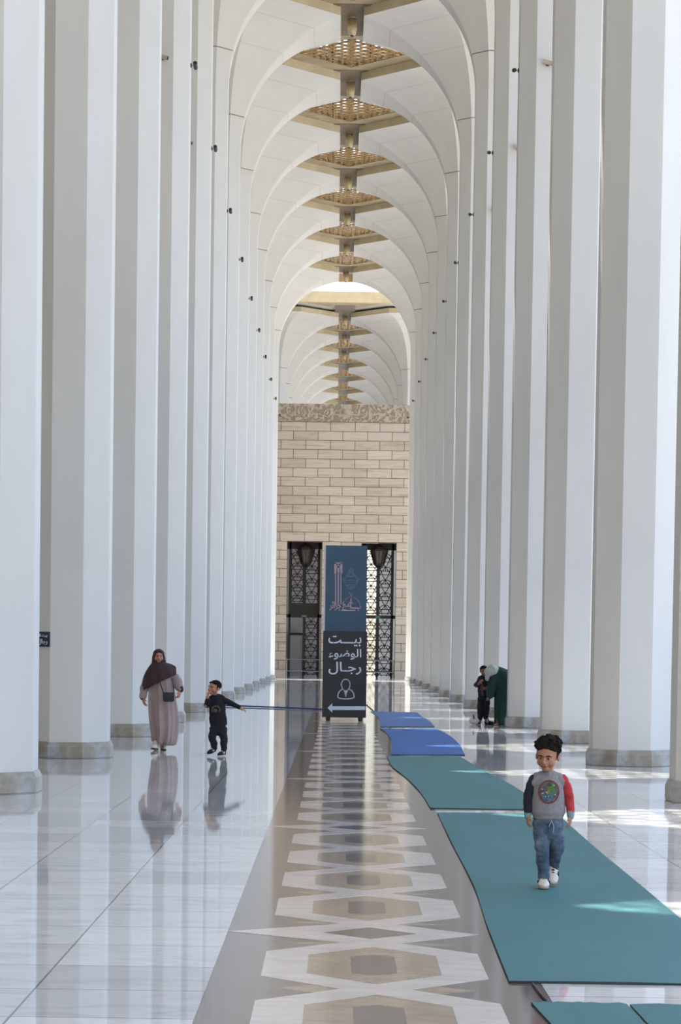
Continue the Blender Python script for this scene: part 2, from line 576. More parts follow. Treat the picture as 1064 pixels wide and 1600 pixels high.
box(bm, -.62, .62, Y0 + 12 * S + 1.40, Y0 + 12 * S + 1.5, 21.3, 21.96)
tag(obj('trim_3', bm, M_OCH), kind='structure')

bm = bmesh.new()
box(bm, -9.4, -9, -12, 232, 0, 22.4)
tag(obj('wall_left', bm, M_DARKW), kind='structure')

bm = bmesh.new()
box(bm, -9.4, 16, -12.4, -12, 0, 22.4)  # unseen wall added behind the camera to cut light on camera-facing sides
tag(obj('wall_light_block', bm, M_DARKW), kind='structure')

# gold lattice panels
def lattice_panel():
    bm = bmesh.new()
    g = 1.9
    n = 9
    e = g * math.sqrt(2) / 2 * 1.0
    R45 = Matrix.Rotation(PI / 4, 4, 'Z')
    st_ = 2 * e / n
    def rbox(x0, x1, y0, y1, z0, z1, mi=0):
        k0 = len(bm.verts)
        box(bm, x0, x1, y0, y1, z0, z1, mi)
        bm.verts.ensure_lookup_table()
        for v_ in bm.verts[k0:]:
            v_.co = R45 @ v_.co
    for i in range(n + 1):
        q = -e + i * st_
        wd = .035 if i % 3 else .055
        rbox(q - wd, q + wd, -e, e, 0, .04)
        rbox(-e, e, q - wd, q + wd, 0, .04)
    for i in range(n):
        for j in range(n):
            cx, cy = -e + (i + .5) * st_, -e + (j + .5) * st_
            p = R45 @ Vector((cx, cy, 0))
            r_ = st_ * .36
            # eight pointed star plate in most cells, a few cells left open
            if (i * 7 + j * 5) % 3 == 0:
                pts = []
                for k in range(16):
                    rr = r_ if k % 2 == 0 else r_ * .62
                    a = PI * k / 8 + PI / 8
                    pts.append((p.x + rr * math.cos(a), p.y + rr * math.sin(a)))
                prism(bm, pts, .005, .03)
    for k in range(-6, 7):
        x = k * g / 6.5
        L_ = g - abs(x)
        if L_ > .1:
            box(bm, x - .018, x + .018, -L_, L_, -.02, .03)
    return bm
NTH = ['first', 'second', 'third', 'fourth', 'fifth', 'sixth', 'seventh', 'eighth', 'ninth', 'tenth', 'eleventh', 'twelfth', 'thirteenth', 'fourteenth', 'fifteenth', 'sixteenth', 'seventeenth', 'eighteenth', 'nineteenth', 'twentieth']
lat0 = obj('skylight_lattice', lattice_panel(), M_GOLD)
latbays = BAYS[7:] + FARBAYS[:4]
for i, cy in enumerate(BAYS[:15] + FARBAYS[:8]):
    o = lat0 if i == 0 else lat0.copy()
    if i: COL.objects.link(o)
    o.location = (0, cy, ZS + .01)
    vis = i - 8
    if cy < 128:
        if vis >= 0: lb = 'pierced gold diamond skylight lattice, %s from the top of the photo before the open court' % NTH[vis]
        else: lb = 'pierced gold diamond skylight lattice above the camera, %s bay from the near end' % NTH[i]
    else: lb = 'pierced gold diamond skylight lattice beyond the open court, %s after the pale beam' % NTH[i - 15]
    tag(o, lb, 'skylight', 'gold lattice skylights along the vault')

# pendant lamps in the necks
def neck_lamp():
    r = emp('ceiling_lamp', (0, 0, 0))
    b = bmesh.new(); tube(b, [(0, 0, -.02), (0, 0, .05)], .14, 16, dome=False); obj('ceiling_rose', b, M_LAMPG, r, True)
    b = bmesh.new()
    loft(b, [[(q * math.cos(a), q * math.sin(a), z) for a in [2 * PI * k / 16 for k in range(16)]] for q, z in ((.15, -.02), (.15, -.35), (.12, -.5), (.09, -.54))]); obj('lamp_body', b, M_LAMPG, r, True)
    b = bmesh.new(); tube(b, [(0, 0, -.53), (0, 0, -.57)], .055, 12, dome=False); obj('lens', b, M_BLACKM, r)
    return r
lamp0 = neck_lamp()
k = 0
for i in list(range(6, 13)) + [14, 15, 16]:
    loc = (0, Y0 + S * i - .3, ZS - .03)
    if k == 0: r = lamp0; r.location = loc
    else: r = dup(lamp0, loc)
    nm = 'between the skylights, %s from the top of the photo' % NTH[k]
    tag(r, 'pale cylindrical ceiling lamp %s' % nm, 'ceiling lamp', 'ceiling lamps on the vault centreline')
    k += 1

# ---------------------------------------------------------------- columns
AS, AB = .463, .499
def octa(R, wv_, z):
    return [Vector(p) for p in ((R, -wv_, z), (R, wv_, z), (wv_, R, z), (-wv_, R, z), (-R, wv_, z), (-R, -wv_, z), (-wv_, -R, z), (wv_, -R, z))]
def prof(Z):
    Zb = 17.414
    if Z <= Zb: R = AS * 1.2071
    else: R = 4.06 - (-.5 + math.sqrt(max(0, 16 - (Z - Zb) ** 2)))
    t = R - .559
    return R, AS / 2 + .198 * t + .0654 * t * t
def make_column():
    root = emp('column')
    b = bmesh.new()
    Rb = AB * 1.2071
    loft(b, [octa(Rb - .01, AB / 2 - .004, 0), octa(Rb, AB / 2, .012), octa(Rb, AB / 2, .165), octa(AS * 1.2071 + .012, AS / 2 + .004, .235)])
    obj('plinth', b, M_PL, root)
    b = bmesh.new()
    Zj = 18.43
    zs = [.235] + [17.414] + [17.414 + (Zj - 17.414) * k / 8 for k in range(1, 8)] + [Zj - .012]
    loft(b, [octa(*prof(z), z) for z in zs])
    obj('shaft', b, M_COL, root)
    b = bmesh.new()
    R, q = prof(Zj)
    loft(b, [octa(R - .03, q - .012, Zj - .015), octa(R - .03, q - .012, Zj + .02)])
    obj('joint', b, M_JOINT, root)
    b = bmesh.new()
    # flare: steps even in arc angle
    a0 = math.asin((Zj + .015 - 17.414) / 4); a1 = math.asin((ZC - 17.414) / 4)
    N = 44
    jr = (1.86, 2.86)
    rings = []
    mats = []
    prevR = 0
    for k in range(N + 1):
        z = 17.414 + 4 * math.sin(a0 + (a1 - a0) * k / N)
        R, q = prof(z)
        for J in jr:
            if prevR < J <= R:
                # find z at R=J
                zj = 17.414 + math.sqrt(16 - (4.56 - J) ** 2)
                for dr, mt in ((0, 0), (-.010, 1), (-.010, 1), (0, 0)):
                    pass
                R1, q1 = prof(zj - .006); R2, q2 = prof(zj + .006)
                rings.append(octa(R1, q1, zj - .006)); mats.append(1)
                rings.append(octa(R2, q2, zj + .006)); mats.append(0)
        rings.append(octa(R, q, z)); mats.append(0)
        prevR = R
    vr = [[b.verts.new(p) for p in rg] for rg in rings]
    for k in range(len(vr) - 1):
        for i in range(8):
            f = b.faces.new((vr[k][i], vr[k][(i + 1) % 8], vr[k + 1][(i + 1) % 8], vr[k + 1][i]))
            f.material_index = mats[k]
    b.faces.new(vr[0][::-1])
    obj('flared_capital', b, [M_COL, M_JL], root)
    b = bmesh.new()
    R, q = prof(ZC)
    rr = [octa(R, q, ZC), octa(R + .0, q, ZS)]
    vv = [[b.verts.new(p) for p in r_] for r_ in rr]
    for i in range(8):
        b.faces.new((vv[0][i], vv[0][(i + 1) % 8], vv[1][(i + 1) % 8], vv[1][i]))
    obj('fascia', b, M_FASC, root)
    return root
col0 = make_column()
first = True
COLS = {}
for side, sn in ((-1, 'left'), (1, 'right')):
    for i in list(range(0, 13)) + list(range(14, 24)):
        loc = (side * W, Y0 + S * i, 0)
        if first: r = col0; r.location = loc; first = False
        else: r = dup(col0, loc)
        COLS[(side, i)] = r
        if i < 13:
            lb = 'white octagonal stone column on a grey plinth, %s from the camera on the %s side' % (NTH[i], sn)
        else:
            lb = 'white flared column beyond the stone wall, %s past the open court on the %s side' % (NTH[i - 14], sn)
        tag(r, lb, 'column', 'columns along the %s side of the arcade' % sn)

# ---------------------------------------------------------------- spotlights on columns
def make_spot(long_=False):
    r = emp('spotlight')
    b = bmesh.new(); box(b, -.012, .012, -.03, .03, -.04, .04); obj('wall_plate', b, M_BLACKM, r)
    b = bmesh.new(); tube(b, [(0, 0, 0), (-.07, 0, 0)], .015, 8, dome=False); obj('bracket', b, M_FIXB, r)
    b = bmesh.new(); tube(b, [(-.09, .11, .03), (-.09, -.11, -.02)], .045, 14, dome=False); obj('lamp_housing', b, M_BLACKM if not long_ else M_FIXB, r, False)
    b = bmesh.new(); tube(b, [(-.09, -.112, -.0205), (-.09, -.13, -.025)], .038, 14, dome=False); obj('lens', b, M_BLACKM, r)
    return r
spA = make_spot(); spB = make_spot(True)
fa = fb = True
R0 = AS * 1.2071
for side, sn in ((-1, 'left'), (1, 'right')):
    for i in range(3, 13):
        loc = (side * (W - R0 - .012), Y0 + S * i, 14.0)
        if fa: r = spA; r.location = loc; fa = False
        else: r = dup(spA, loc)
        r.rotation_euler = (0, 0, 0 if side > 0 else PI)
        tag(r, 'small dark spotlight on the aisle face of the %s column from the camera, %s side' % (NTH[i], sn), 'spotlight', 'dark spotlights on the %s columns' % sn)
    for i in (3, 4, 5):
        loc = (side * W - (.0 if side > 0 else .0), Y0 + S * i - R0 - .012, 14.0)
        if fb: r = spB; r.location = loc; fb = False
        else: r = dup(spB, loc)
        r.rotation_euler = (0, 0, PI / 2)
        tag(r, 'beige spotlight on the camera-facing side of the %s column from the camera, %s side' % (NTH[i], sn), 'spotlight', 'beige spotlights on the camera-facing column sides')
# ---------------------------------------------------------------- end wall with two doors
YW = 131.0
def wallx(x): return x
DL = (-3.15, -1.10); DR = (1.15, 3.18); DH = 7.84; WT = 15.73; TH = .9
bm = bmesh.new()
WX = 3.98
for x0, x1, z0, z1 in ((-WX, DL[0], 0, DH), (DL[1], DR[0], 0, DH), (DR[1], WX, 0, DH), (-WX, WX, DH, 14.70)):
    box(bm, x0, x1, YW, YW + TH, z0, z1)
tag(obj('wall_back', bm, M_TRAV), kind='structure')
bm = bmesh.new()
box(bm, -WX, WX, YW - .03, YW + TH, 14.72, WT)
n = 0
tag(obj('trim_4', bm, M_FRZ), kind='structure')
bm = bmesh.new()
for k in range(-3, 4):
    x = k * 1.42 - .02
    if abs(x) < WX: box(bm, x - .012, x + .012, YW - .034, YW, 14.72, WT)
box(bm, -WX, WX, YW - .02, YW + .5, 14.70, 14.72)
tag(obj('trim_5', bm, M_JOINT), kind='structure')
# vestibule behind the wall
bm = bmesh.new()
yb = YW + TH
box(bm, -WX, WX, yb, yb + 1.2, DH + .1, DH + .5)
box(bm, -WX - .3, -.0, yb + 8.6, yb + 9, 0, DH + 1)
tag(obj('wall_inner', bm, M_GREY), kind='structure')
def lattice_door(name, x0, x1, label, double=True):
    root = emp(name, ((x0 + x1) / 2, YW + TH + .25, 0))
    hw = (x1 - x0) / 2
    def bar(b, xa, za, xb, zb, t=.022, d=.03):
        dx, dz = xb - xa, zb - za
        L_ = math.hypot(dx, dz)
        nx, nz_ = -dz / L_ * t, dx / L_ * t
        pts = [(xa + nx, za + nz_), (xb + nx, zb + nz_), (xb - nx, zb - nz_), (xa - nx, za - nz_)]
        prism(b, [(p[0], p[1]) for p in pts], -d, d, 0, Matrix.Rotation(PI / 2, 4, 'X'))
    b = bmesh.new()
    for xa in (-hw + .12, -.07, hw - .24):
        box(b, xa, xa + .12, -.08, .08, 0, DH)
    box(b, -hw, hw, -.08, .08, 3.46, 3.66)
    box(b, -hw, hw, -.08, .08, DH - .4, DH)
    obj('frame', b, M_IRON, root)
    def panel(xa, xb, za, zb, nm):
        b = bmesh.new()
        wd = xb - xa
        unit = wd
        nrow = max(1, round((zb - za) / unit))
        uh = (zb - za) / nrow
        for e_ in (xa, xb):
            box(b, e_ - .02, e_ + .02, -.03, .03, za, zb)
        for r_ in range(nrow):
            z = za + r_ * uh
            m_ = z + uh / 2
            c_ = (xa + xb) / 2
            bar(b, xa, z + uh * .12, xb, z + uh * .12); bar(b, xa, z + uh * .42, xb, z + uh * .42)
            bar(b, xa, z + uh * .12, xa + wd * .72, z + uh); bar(b, xb, z + uh * .12, xb - wd * .72, z + uh)
            bar(b, xa, z + uh * .7, xa + wd * .3, z); bar(b, xb, z + uh * .7, xb - wd * .3, z)
            bar(b, xa + wd * .25, z + uh * .72, xb - wd * .25, z + uh * .72)
            bar(b, c_, z + uh * .42, c_, z + uh * .72); bar(b, xa + wd * .25, z + uh * .72, xa, z + uh * .5); bar(b, xb - wd * .25, z + uh * .72, xb, z + uh * .5)
        obj(nm, b, M_IRON, root)
    panel(-hw + .26, -.09, 3.68, DH - .42, 'lattice_panel')
    panel(.07, hw - .26, 3.68, DH - .42, 'lattice_panel')
    if double: panel(-hw + .26, -.09, .1, 3.44, 'lattice_panel')
    panel(.07, hw - .26, .1, 3.44, 'lattice_panel')
    if not double:
        b = bmesh.new(); box(b, -hw + .12, hw - .12, -.05, .05, 3.66, 4.3); obj('transom_panel', b, M_IRON, root)
    b = bmesh.new(); box(b, -.05, .05, -.16, -.08, 1.0, 1.5); obj('handle', b, M_BLACKM, root)
    b = bmesh.new(); box(b, -.14, .14, -.12, -.08, 3.5, 3.6); obj('exit_lamp', b, M_EXITG, root)
    tag(root, label, 'door')
    return root
lattice_door('lattice_door', DL[0], DL[1], 'tall dark metal lattice door with its lower left leaf open, left opening of the stone wall', False)
lattice_door('lattice_door', DR[0], DR[1], 'tall dark metal lattice door against bright daylight, right opening of the stone wall', True)
# inner grey door seen through the left opening
r = emp('inner_door', (-2.72, yb + 8.5, 0))
b = bmesh.new(); box(b, -.42, .42, -.1, .05, 0, 2.5); obj('door_leaf', b, M_GREY, r)
b = bmesh.new(); box(b, -.5, -.4, -.14, .05, 0, 2.62); box(b, .4, .5, -.14, .05, 0, 2.62); box(b, -.4, .4, -.14, .05, 2.5, 2.62); obj('door_frame', b, M_IRON, r)
b = bmesh.new(); box(b, .28, .33, -.16, -.1, 1.0, 1.3); obj('handle', b, M_STEEL, r)
tag(r, 'grey door in a dark frame behind the left lattice door', 'door')

def railing(x0, x1, label):
    r = emp('barrier_rail', ((x0 + x1) / 2, YW + .45, 0))
    h = (x1 - x0) / 2
    for z in (.35, 1.02):
        b = bmesh.new(); tube(b, [(-h, 0, z), (h, 0, z)], .025, 8, dome=False); obj('rail', b, M_STEEL, r)
    for x in (-h + .03, h - .03):
        b = bmesh.new(); tube(b, [(x, 0, 0), (x, 0, 1.06)], .03, 8, dome=False); obj('post', b, M_STEEL, r)
    tag(r, label, 'railing')
railing(DL[0] + .02, DL[1] - .02, 'low steel rail across the foot of the left lattice door')
railing(DR[0] + .02, DR[1] - .02, 'low steel rail across the foot of the right lattice door')

def lantern(x, label):
    r = emp('hanging_lantern', (x, YW + .45, 0))
    def hx(q, z): return [Vector((q * math.cos(a), q * math.sin(a), z)) for a in [PI / 3 * k for k in range(6)]]
    b = bmesh.new(); tube(b, [(0, 0, 7.83), (0, 0, 7.7)], .03, 8, dome=False); obj('hook', b, M_LFR, r)
    b = bmesh.new(); loft(b, [hx(.08, 7.74), hx(.3, 7.62), hx(.52, 7.42), hx(.52, 7.34)]); obj('lantern_cap', b, M_LFR, r)
    b = bmesh.new(); loft(b, [hx(.47, 7.34), hx(.28, 6.62)]); obj('glass', b, M_LGL, r)
    b = bmesh.new()
    for k in range(6):
        a = PI / 3 * k
        tube(b, [(.485 * math.cos(a), .485 * math.sin(a), 7.34), (.295 * math.cos(a), .295 * math.sin(a), 6.62)], .045, 6, dome=False)
        a2 = a + PI / 6
        tube(b, [(.43 * math.cos(a2), .43 * math.sin(a2), 7.3), (.26 * math.cos(a2), .26 * math.sin(a2), 6.62)], .02, 6, dome=False)
    obj('lantern_frame', b, M_LFR, r)
    b = bmesh.new(); loft(b, [hx(.31, 6.64), hx(.3, 6.54), hx(.16, 6.42), hx(.03, 6.32)]); obj('lantern_base', b, M_LFR, r)
    tag(r, label, 'lantern')
lantern(-2.05, 'dark bronze hexagonal lantern hanging at the top of the left doorway')
lantern(2.18, 'dark bronze hexagonal lantern hanging at the top of the right doorway')
#SPLIT

# ---------------------------------------------------------------- mats on the floor
def rug(name, left, right, mat, label, cat='mat', th=.012, ragged=False):
    """left/right: lists of (x, y) from far to near"""
    def samp(pl, t):
        # by fraction of length, smooth interpolation
        n = len(pl) - 1
        q = t * n
        i = min(int(q), n - 1)
        f = q - i
        p0 = Vector(pl[max(i - 1, 0)]); p1 = Vector(pl[i]); p2 = Vector(pl[i + 1]); p3 = Vector(pl[min(i + 2, n)])
        return .5 * ((2 * p1) + (p2 - p0) * f + (2 * p0 - 5 * p1 + 4 * p2 - p3) * f * f + (3 * p1 - p0 - 3 * p2 + p3) * f ** 3)
    b = bmesh.new()
    N, M_ = 48, 14
    top, bot = [], []
    for i in range(N + 1):
        t = i / N
        a, c_ = samp(left, t), samp(right, t)
        ra, rb = [], []
        for j in range(M_ + 1):
            p = a.lerp(c_, j / M_)
            y = p.y + (random.uniform(-.03, .03) if ragged and i == 0 else 0)
            zz = th + .002 * math.sin(p.y * 1.7 + j * .4)
            ra.append(b.verts.new((p.x, y, zz)))
            rb.append(b.verts.new((p.x, y, .0015)))
        top.append(ra); bot.append(rb)
    for i in range(N):
        for j in range(M_):
            b.faces.new((top[i][j], top[i][j + 1], top[i + 1][j + 1], top[i + 1][j]))
            b.faces.new((bot[i][j], bot[i + 1][j], bot[i + 1][j + 1], bot[i][j + 1]))
    def wallq(seq_t, seq_b):
        for k in range(len(seq_t) - 1):
            b.faces.new((seq_t[k], seq_b[k], seq_b[k + 1], seq_t[k + 1])).material_index = 1
    wallq(top[0], bot[0]); wallq(top[-1], bot[-1])
    wallq([r_[0] for r_ in top], [r_[0] for r_ in bot]); wallq([r_[-1] for r_ in top], [r_[-1] for r_ in bot])
    o = obj(name, b, [mat, M_MEDGE])
    tag(o, label, cat)
    return o
rug('floor_mat', [(.70, 10.30), (.76, 9.2), (.8, 8.0)], [(1.135, 10.29), (1.15, 9.2), (1.17, 8.0)], M_GREEN, 'ragged-edged green floor mat at the bottom edge of the photo, left of the two', ragged=True)
rug('floor_mat', [(1.15, 10.28), (1.165, 9.2), (1.185, 8.0)], [(2.1, 10.2), (2.12, 9.2), (2.14, 8.0)], M_GREEN, 'ragged-edged green floor mat in the bottom right corner of the photo', ragged=True)
rug('floor_mat', [(.81, 22.35), (.775, 19), (.75, 15.5), (.69, 13.1), (.65, 10.93)], [(2.02, 22.45), (1.96, 20), (1.92, 16.4), (1.90, 14), (1.86, 10.93)], M_GREEN, 'long green floor mat the boy in the grey sweatshirt walks on')
rug('floor_mat', [(.58, 34.2), (.58, 31.2), (.69, 28.4), (.76, 25.6), (.77, 23.0)], [(1.69, 34.55), (1.76, 32.0), (1.83, 29.5), (1.92, 27.2), (2.0, 23.05)], M_GREEN, 'green floor mat lying next to the royal blue mat')
rug('floor_mat', [(.70, 46.3), (.79, 43.0), (.77, 39.6), (.65, 34.75)], [(1.86, 46.6), (1.95, 44.0), (1.94, 39.5), (1.80, 35.0)], M_BLUE, 'royal blue floor mat between the green and the pale blue mats')
rug('floor_mat', [(.70, 59.2), (.80, 55.5), (.80, 51.8), (.73, 47.4)], [(1.92, 59.2), (1.90, 55.5), (1.94, 51.8), (1.89, 47.9)], M_BLUE2, 'faded slate blue floor mat, the farthest one')
def strand(name, pts, r_, mat, label, cat):
    b = bmesh.new(); tube(b, pts, r_, 8); o = obj(name, b, mat, None, True); tag(o, label, cat); return o
strand('floor_strip', [(.775, 10.36, .007), (.765, 10.62, .007), (.76, 10.88, .007)], .006, M_CABLE, 'short dark strip on the floor in the gap between the near green mats', 'strip')
strand('floor_cable', [(.60, 72, .012), (.70, 66, .012), (.78, 60.5, .012), (.80, 59.3, .012)], .012, M_CABLE, 'dark cable running along the floor behind the farthest blue mat', 'cable')

# ---------------------------------------------------------------- direction totem
TY = 51.35
r = emp('direction_totem', (0, TY, 0), 0)
b = bmesh.new(); box(b, -.478, .455, -.13, .13, 2.03, 3.96); obj('upper_panel', b, M_TEAL, r)
b = bmesh.new(); box(b, -.515, .478, -.15, .14, .08, 2.03); obj('lower_panel', b, M_BLK, r)
b = bmesh.new(); box(b, -.525, -.48, -.12, .12, 2.035, 3.96); obj('edge_strip', b, M_SIDE, r)
for x in (-.38, .35):
    for y in (-.08, .08):
        b = bmesh.new(); box(b, x - .055, x + .055, y - .03, y + .03, .03, .085); w_ = obj('caster_bracket', b, M_BLACKM, r)
        b = bmesh.new(); tube(b, [(x - .045, y, .025), (x + .045, y, .025)], .0245, 12, dome=False); obj('caster_wheel', b, M_CABLE, w_, False)
up_, lo_ = [c_ for c_ in r.children if c_.name.startswith('upper')][0], [c_ for c_ in r.children if c_.name.startswith('lower')][0]
def PX(x, y):
    # photo position on the panel -> panel coordinates (metres)
    return ((x - 540.8 - .0146 * (1016 - y)) / 69.1, (1016 - y + .0146 * (x - 540.8)) / 69.1 + 1.6035)
def slab(name, polys, mat, parent, yf, th=.006):
    b = bmesh.new()
    for pl in polys:
        a = [b.verts.new((p[0], yf, p[1])) for p in pl]
        c_ = [b.verts.new((p[0], yf - th, p[1])) for p in pl]
        n_ = len(pl)
        b.faces.new(a); b.faces.new(c_[::-1])
        for i in range(n_): b.faces.new((a[i], a[(i + 1) % n_], c_[(i + 1) % n_], c_[i]))
    return obj(name, b, mat, parent)
def stroke(pts, wd, closed=False):
    """list of quads following a polyline"""
    out = []
    P = [Vector(p) for p in pts]
    if closed: P.append(P[0])
    for a, c_ in zip(P, P[1:]):
        d = (c_ - a)
        if d.length < 1e-6: continue
        d.normalize()
        n_ = Vector((-d.y, d.x)) * wd / 2
        e_ = d * wd * .35
        out.append([tuple(a - e_ + n_), tuple(c_ + e_ + n_), tuple(c_ + e_ - n_), tuple(a - e_ - n_)])
    return out
def text(body, x0, x1, z0, z1, yf, mat, parent, name='lettering', bold=.012, M4=None):
    cu = bpy.data.curves.new(name, 'FONT')
    cu.body = body
    cu.extrude = .02
    cu.offset = bold
    cu.resolution_u = 4
    o = bpy.data.objects.new(name, cu)
    COL.objects.link(o)
    dg = bpy.context.evaluated_depsgraph_get()
    me = bpy.data.meshes.new_from_object(o.evaluated_get(dg))
    bpy.data.objects.remove(o)
    bpy.data.curves.remove(cu)
    xs = [v.co.x for v in me.vertices]; ys = [v.co.y for v in me.vertices]
    ax, bx, ay, by = min(xs), max(xs), min(ys), max(ys)
    for v in me.vertices:
        x = x0 + (v.co.x - ax) / (bx - ax) * (x1 - x0)
        z = z0 + (v.co.y - ay) / (by - ay) * (z1 - z0)
        p = Vector((x, yf - .004 + (.004 if v.co.z < 0 else -.003), z))
        v.co = M4 @ p if M4 else p
    me.materials.clear()
    me.materials.append(mat)
    me.name = name
    o = bpy.data.objects.new(name, me)
    COL.objects.link(o)
    o.parent = parent
    return o
for body, x0, x1, ya, yb_ in (('\uFE96\u0640\u0640\u0640\uFEF4\uFE91', 513.5, 565.2, 993.9, 1009.5), ('\uFE80\uFEEE\uFEBF\uFEEE\uFEDF\uFE8D', 513.9, 565, 1014.3, 1030.6), ('\uFEDD\uFE8E\u0640\uFE9F\uFEAD', 513.6, 565, 1034.6, 1053.8)):
    a, c_ = PX(x0, yb_), PX(x1, ya)
    text(body, a[0], c_[0], a[1], c_[1], -.15, M_INK, lo_, bold=.012)
def px3(z):  # crop (490,840) at 5.33
    return PX(490 + z[0] / 5.33, 840 + z[1] / 5.33)
hd = [px3((270 + 36 * math.cos(a), 1224 + (50 if math.sin(a) > 0 else 44) * math.sin(a))) for a in [2 * PI * k / 20 for k in range(20)]]
sh = [px3(p) for p in ((244, 1262), (222, 1276), (207, 1300), (203, 1330), (225, 1341), (272, 1345), (318, 1341), (341, 1330), (336, 1300), (322, 1276), (298, 1262))]
icon = stroke(hd, .022, True) + stroke(sh, .022) + stroke([px3(p) for p in ((252, 1266), (262, 1290), (270, 1325), (278, 1290), (290, 1266))], .016) + [[px3(p) for p in ((262, 1275), (270, 1325), (279, 1275))]]
slab('person_icon', icon, M_INK, lo_, -.15)
ar = [[px3(p) for p in ((434, 1405), (158, 1405), (158, 1436), (434, 1436))], [px3(p) for p in ((118, 1420), (158, 1380), (158, 1457))]]
slab('arrow', ar, M_INK, lo_, -.15)
def p7(z): return PX(500 + z[0] / 13.3, 870 + z[1] / 13.3)
lg = []
lg += stroke([p7((330, 345)), p7((330, 1010))], .022) + stroke([p7((385, 340)), p7((385, 1000))], .026) + stroke([p7((440, 345)), p7((440, 985))], .022)
lg += stroke([p7((325, 130)), p7((325, 345))], .045) + stroke([p7((450, 130)), p7((450, 345))], .045) + stroke([p7((310, 140)), p7((465, 140))], .03)
lg += stroke([p7((345, 345)), p7((350, 230)), p7((388, 165)), p7((425, 230)), p7((430, 345))], .014) + stroke([p7((388, 250)), p7((388, 340))], .04)
lg += stroke([p7((655 + 190 * math.cos(a), 1075 - 235 * math.sin(a))) for a in [PI * .0 + k * PI * .86 / 18 for k in range(19)]], .024)
lg += stroke([p7((650, 840)), p7((650, 780))], .014) + stroke([p7((650 + 28 * math.cos(a), 742 + 30 * math.sin(a))) for a in [k * PI / 8 for k in range(9)]], .014)
lg += stroke([p7((650, 880)), p7((640, 1065)), p7((850, 1075))], .026) + stroke([p7((600, 985)), p7((650, 925)), p7((690, 985))], .016)
lg += stroke([p7((455, 1120)), p7((735, 1118))], .026) + stroke([p7((800, 1105)), p7((800, 1125))], .02) + stroke([p7((410, 1095)), p7((410, 1120))], .02)
slab('mosque_emblem', lg, M_PINK, up_, -.13)
a, c_ = p7((470, 1115)), p7((620, 985))
text('\uFECA\uFEE3', a[0], c_[0], a[1], c_[1], -.13, M_PINK, up_, bold=.02)
a, c_ = p7((200, 1120)), p7((445, 930))
text('\uFEAE\uFE8B\uFE8D\uFEB0\uFE9F', a[0], c_[0], a[1], c_[1], -.13, M_PINK, up_, bold=.02)
half = [(650, 240), (690, 290), (712, 380), (752, 380), (762, 432), (822, 468), (790, 500), (762, 600), (715, 612), (712, 660), (650, 690)]
md = half + [(1300 - x, y) for x, y in half[-2:0:-1]]
half2 = [(650, 275), (676, 310), (690, 400), (735, 402), (742, 448), (785, 472), (762, 500), (738, 580), (695, 592), (690, 640), (650, 665)]
md2 = half2 + [(1300 - x, y) for x, y in half2[-2:0:-1]]
lg = stroke([p7(p) for p in md], .014, True) + stroke([p7(p) for p in md2], .008, True)
lg += stroke([p7((595, 415)), p7((705, 415))], .022) + stroke([p7((560, 490)), p7((740, 490))], .012) + stroke([p7((610, 585)), p7((690, 585))], .014)
lg += stroke([p7((645, 630)), p7((655, 630))], .03) + stroke([p7((640, 330)), p7((660, 330))], .02) + stroke([p7((585, 530)), p7((715, 530))], .01)
slab('medallion', lg, M_MEDAL, up_, -.13)
tag(r, 'tall blue and black standing sign with white Arabic lettering and an arrow pointing left', 'sign')

# blue retractable belt from the sign across to a left column
strand('barrier_belt', [(-3.3, 62.6, .03), (-2.2, 61.8, .026), (-1.2, 60.9, .026), (-.48, 60.1, .026)], .02, M_HOSE, 'long dark blue strap stretched across the floor from the standing sign to the left', 'strap')

# small board on the second left column
q = COLS[(-1, 1)].location
Msg = Matrix.Translation(Vector((q.x, q.y, 0))) @ Matrix.Rotation(-PI / 4, 4, 'Z')
r = emp('wall_sign', (0, 0, 0))
r.matrix_world = Matrix.Translation(Vector((q.x, q.y, 1.69))) @ Matrix.Rotation(-PI / 4, 4, 'Z') @ Matrix.Translation(Vector((0, -R0 - .012, 0)))
b = bmesh.new(); box(b, -.20, .235, -.008, .011, -.10, .11); bd = obj('board', b, M_SIGNB, r)
text('\uFE80\uFEEE\uFEBF\uFEEE\uFEDF\uFE8D \uFE96\uFEF4\uFE91', -.17, .2, .03, .085, -.01, M_INK, bd, bold=.01)
text('\uFEDD\uFE8E\uFE9F\uFEAD', -.02, .2, -.075, .01, -.01, M_INK, bd, bold=.01)
tag(r, 'small navy sign with white Arabic lettering on the second left column', 'sign')
#SPLIT2

# ---------------------------------------------------------------- people
def head_prims(bm, c, H, yaw=0, pitch=0, tilt=0):
    M3 = Matrix.Rotation(yaw, 4, 'Z') @ Matrix.Rotation(tilt, 4, 'Y') @ Matrix.Rotation(pitch, 4, 'X')
    c = Vector(c)
    def E_(p, r): ell(bm, c + M3 @ (Vector(p) * H), [q * H for q in r], M3)
    E_((0, .07, .12), (.385, .45, .38))
    E_((0, -.07, -.10), (.315, .35, .36))
    E_((0, -.22, -.37), (.15, .15, .125))
    E_((.17, -.20, -.16), (.15, .16, .16)); E_((-.17, -.20, -.16), (.15, .16, .16))
    E_((0, -.33, .10), (.24, .10, .07))
    E_((0, -.40, -.26), (.11, .055, .07))
    tube(bm, [c + M3 @ (Vector(p) * H) for p in ((0, -.40, .03), (0, -.45, -.06), (0, -.475, -.13))], [.035 * H, .045 * H, .058 * H], 10)
    for sx_ in (-1, 1):
        E_((.055 * sx_, -.42, -.145), (.045, .05, .035))
        E_((.385 * sx_, .03, -.04), (.05, .085, .12))
        E_((.40 * sx_, .05, .02), (.035, .06, .06))
    return c, M3, H
